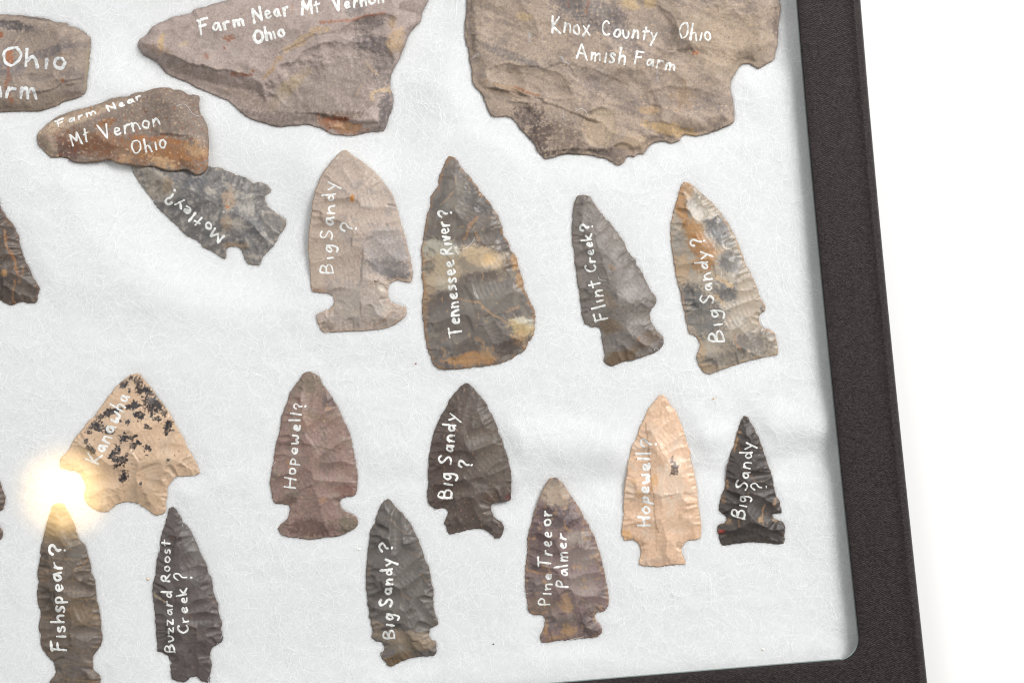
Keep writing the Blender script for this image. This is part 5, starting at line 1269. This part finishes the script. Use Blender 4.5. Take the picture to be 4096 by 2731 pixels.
def bat_z(x, y):
    fx = np.clip((x - BX0) / GS, 0, nx - 1.001); fy = np.clip((y - BY0) / GS, 0, ny - 1.001)
    i = fy.astype(int); j = fx.astype(int); a = fx - j; b = fy - i
    return (bz[i, j] * (1 - a) + bz[i, j + 1] * a) * (1 - b) + (bz[i + 1, j] * (1 - a) + bz[i + 1, j + 1] * a) * b


def fibres(name, count, seed, lift, wid, parent, length=(7, 18)):
    rg = np.random.default_rng(seed)
    x0 = rg.uniform(-170, 112, count); y0 = rg.uniform(-115, 115, count)
    ii = np.clip(((y0 - BY0) / GS).astype(int), 0, ny - 1); jj = np.clip(((x0 - BX0) / GS).astype(int), 0, nx - 1)
    ok = ~mask[ii, jj] & (rg.uniform(0, 1, count) < .62 + .5 * fbm(x0 / 6, y0 / 5, 905, 3)); x0, y0 = x0[ok], y0[ok]; n = len(x0)
    K = 11
    ln = rg.uniform(*length, n)
    hd = 1.6 * fbm(x0 / 18, y0 / 18, 900, 2) + rg.normal(0, .75, n) + rg.integers(0, 2, n) * math.pi
    curv = rg.normal(0, 2.2, n) / K; cc = rg.normal(0, 4.0, n) / K / K
    xs, ys = [x0], [y0]
    h = hd.copy()
    for k in range(1, K):
        h = h + curv + cc * (k - K / 2) * 2 + rg.normal(0, .10, n)
        xs.append(xs[-1] + np.cos(h) * ln / K); ys.append(ys[-1] + np.sin(h) * ln / K)
    X, Y = np.array(xs), np.array(ys)
    kk = inside((LP + LO * 3)[::4], X.ravel(), Y.ravel()).reshape(X.shape).all(0)
    X, Y, n = X[:, kk], Y[:, kk], int(kk.sum())
    lf = np.abs(rg.normal(0, lift, n)) + .02
    arch = np.sin(np.linspace(0, math.pi, K))[:, None] * rg.uniform(-.2, .6, n) * lift * 2
    Z = np.minimum(bat_z(X, Y) + lf + arch, Z_TOP + .05)
    dx = np.gradient(X, axis=0); dy = np.gradient(Y, axis=0); q = np.hypot(dx, dy) + 1e-9
    w = rg.uniform(*wid, n) / 2
    ox, oy = -dy / q * w, dx / q * w
    tilt = rg.uniform(-.15, .15, n) * w
    A = np.stack([X + ox, Y + oy, Z + tilt], 2); B = np.stack([X - ox, Y - oy, Z - tilt], 2)
    V = np.stack([A, B], 2).transpose(1, 0, 2, 3).reshape(-1, 3)     # fibre, point, side
    base = (np.arange(n) * K * 2)[:, None] + (np.arange(K - 1) * 2)[None]
    base = base.ravel()
    F = np.stack([base, base + 1, base + 3, base + 2], 1)
    o = mesh_np(name, V, F, M_FIB, parent)
    tag(o, kind='stuff')
    return o


fibres('loose_fibres', 44000, 9, .14, (.03, .07), bat, (4, 12))
fibres('long_fibres', 2600, 19, .25, (.05, .09), bat, (8, 18))

# stray hairs lying over the stones, tiny crumbs
def stray(stone, pts, w=.07):
    P = np.array([W(stone.origin[0] + x / 2, stone.origin[1] + y / 2) for x, y in pts])
    t = np.linspace(0, 1, len(P)); u = np.linspace(0, 1, 26)
    k = min(3, len(P) - 1)
    m = np.stack([np.polyval(np.polyfit(t, P[:, 0], k), u), np.polyval(np.polyfit(t, P[:, 1], k), u)], 1)
    g = np.gradient(m, axis=0); g /= np.linalg.norm(g, axis=1)[:, None]
    nn = np.stack([-g[:, 1], g[:, 0]], 1) * w / 2
    z = np.maximum(stone.z_at(m), bat_z(m[:, 0], m[:, 1])) + .14
    V = np.vstack([np.column_stack([m + nn, z]), np.column_stack([m - nn, z])])
    i = np.arange(25)
    mesh_np('stray_fibre', V, np.stack([i, i + 1, 26 + i + 1, 26 + i], 1), M_FIB, bat)


S_ = STONES
stray(S_[3], [(1425, 855), (1500, 850), (1535, 900), (1605, 932)])
stray(S_[9], [(385, 775), (400, 800), (450, 805)])
stray(S_[9], [(835, 1365), (845, 1345), (870, 1360), (850, 1378)])
stray(S_[16], [(2090, 1000), (2110, 970), (2145, 975), (2130, 1010)], .09)
stray(S_[16], [(1790, 190), (1810, 215), (1795, 180)])
stray(S_[8], [(1500, 860), (1560, 820), (1600, 760)])
stray(S_[2], [(1000, 900), (1060, 880), (1100, 930)])
stray(S_[1], [(1230, 520), (1245, 510), (1250, 490)])
stray(S_[14], [(1440, 270), (1460, 300), (1470, 330)])


def crumb(label, px, py, r, col, seed):
    rg = np.random.default_rng(seed)
    x, y = W(px, py); z = bat_z(np.array([x]), np.array([y]))[0] + .25
    z = min(z, Z_TOP - .1)
    V, F = [(0, 0, r * .7)], []
    for k in range(8):
        t = k * math.pi / 4; q = r * rg.uniform(.7, 1.2)
        V.append((q * math.cos(t), q * .75 * math.sin(t), 0))
    V.append((0, 0, -r * .5))
    for k in range(8):
        F += [(0, 1 + k, 1 + (k + 1) % 8), (9, 1 + (k + 1) % 8, 1 + k)]
    o = mesh_np('crumb', V, F, plain('crumb_tone', tuple(s2l(col)), .6, 3000, .2), smooth=False)
    o.location = (x * MM, y * MM, z * MM)
    tag(o, label, 'crumb', 'crumbs caught in the batting')


crumb('tiny red crumb on batting below the pink notched point', 1663, 1454, .32, (150, 50, 25), 1)
crumb('tiny black splinter on batting beside the tan banded base', 1974, 2574, .35, (30, 28, 28), 2)
crumb('tiny cream crumb on batting between the long fishtail point and the charcoal point', 592, 2315, .6, (225, 205, 170), 3)
crumb('tiny white chip on batting beside the slate black point', 1436, 2196, .5, (245, 240, 230), 4)
crumb('tiny white chip on batting near the rounded corner of the frame', 3050, 2594, .6, (245, 240, 228), 5)
crumb('tiny yellow crumb on batting by the tip of the peach arrowhead', 2855, 1593, .4, (225, 180, 110), 6)
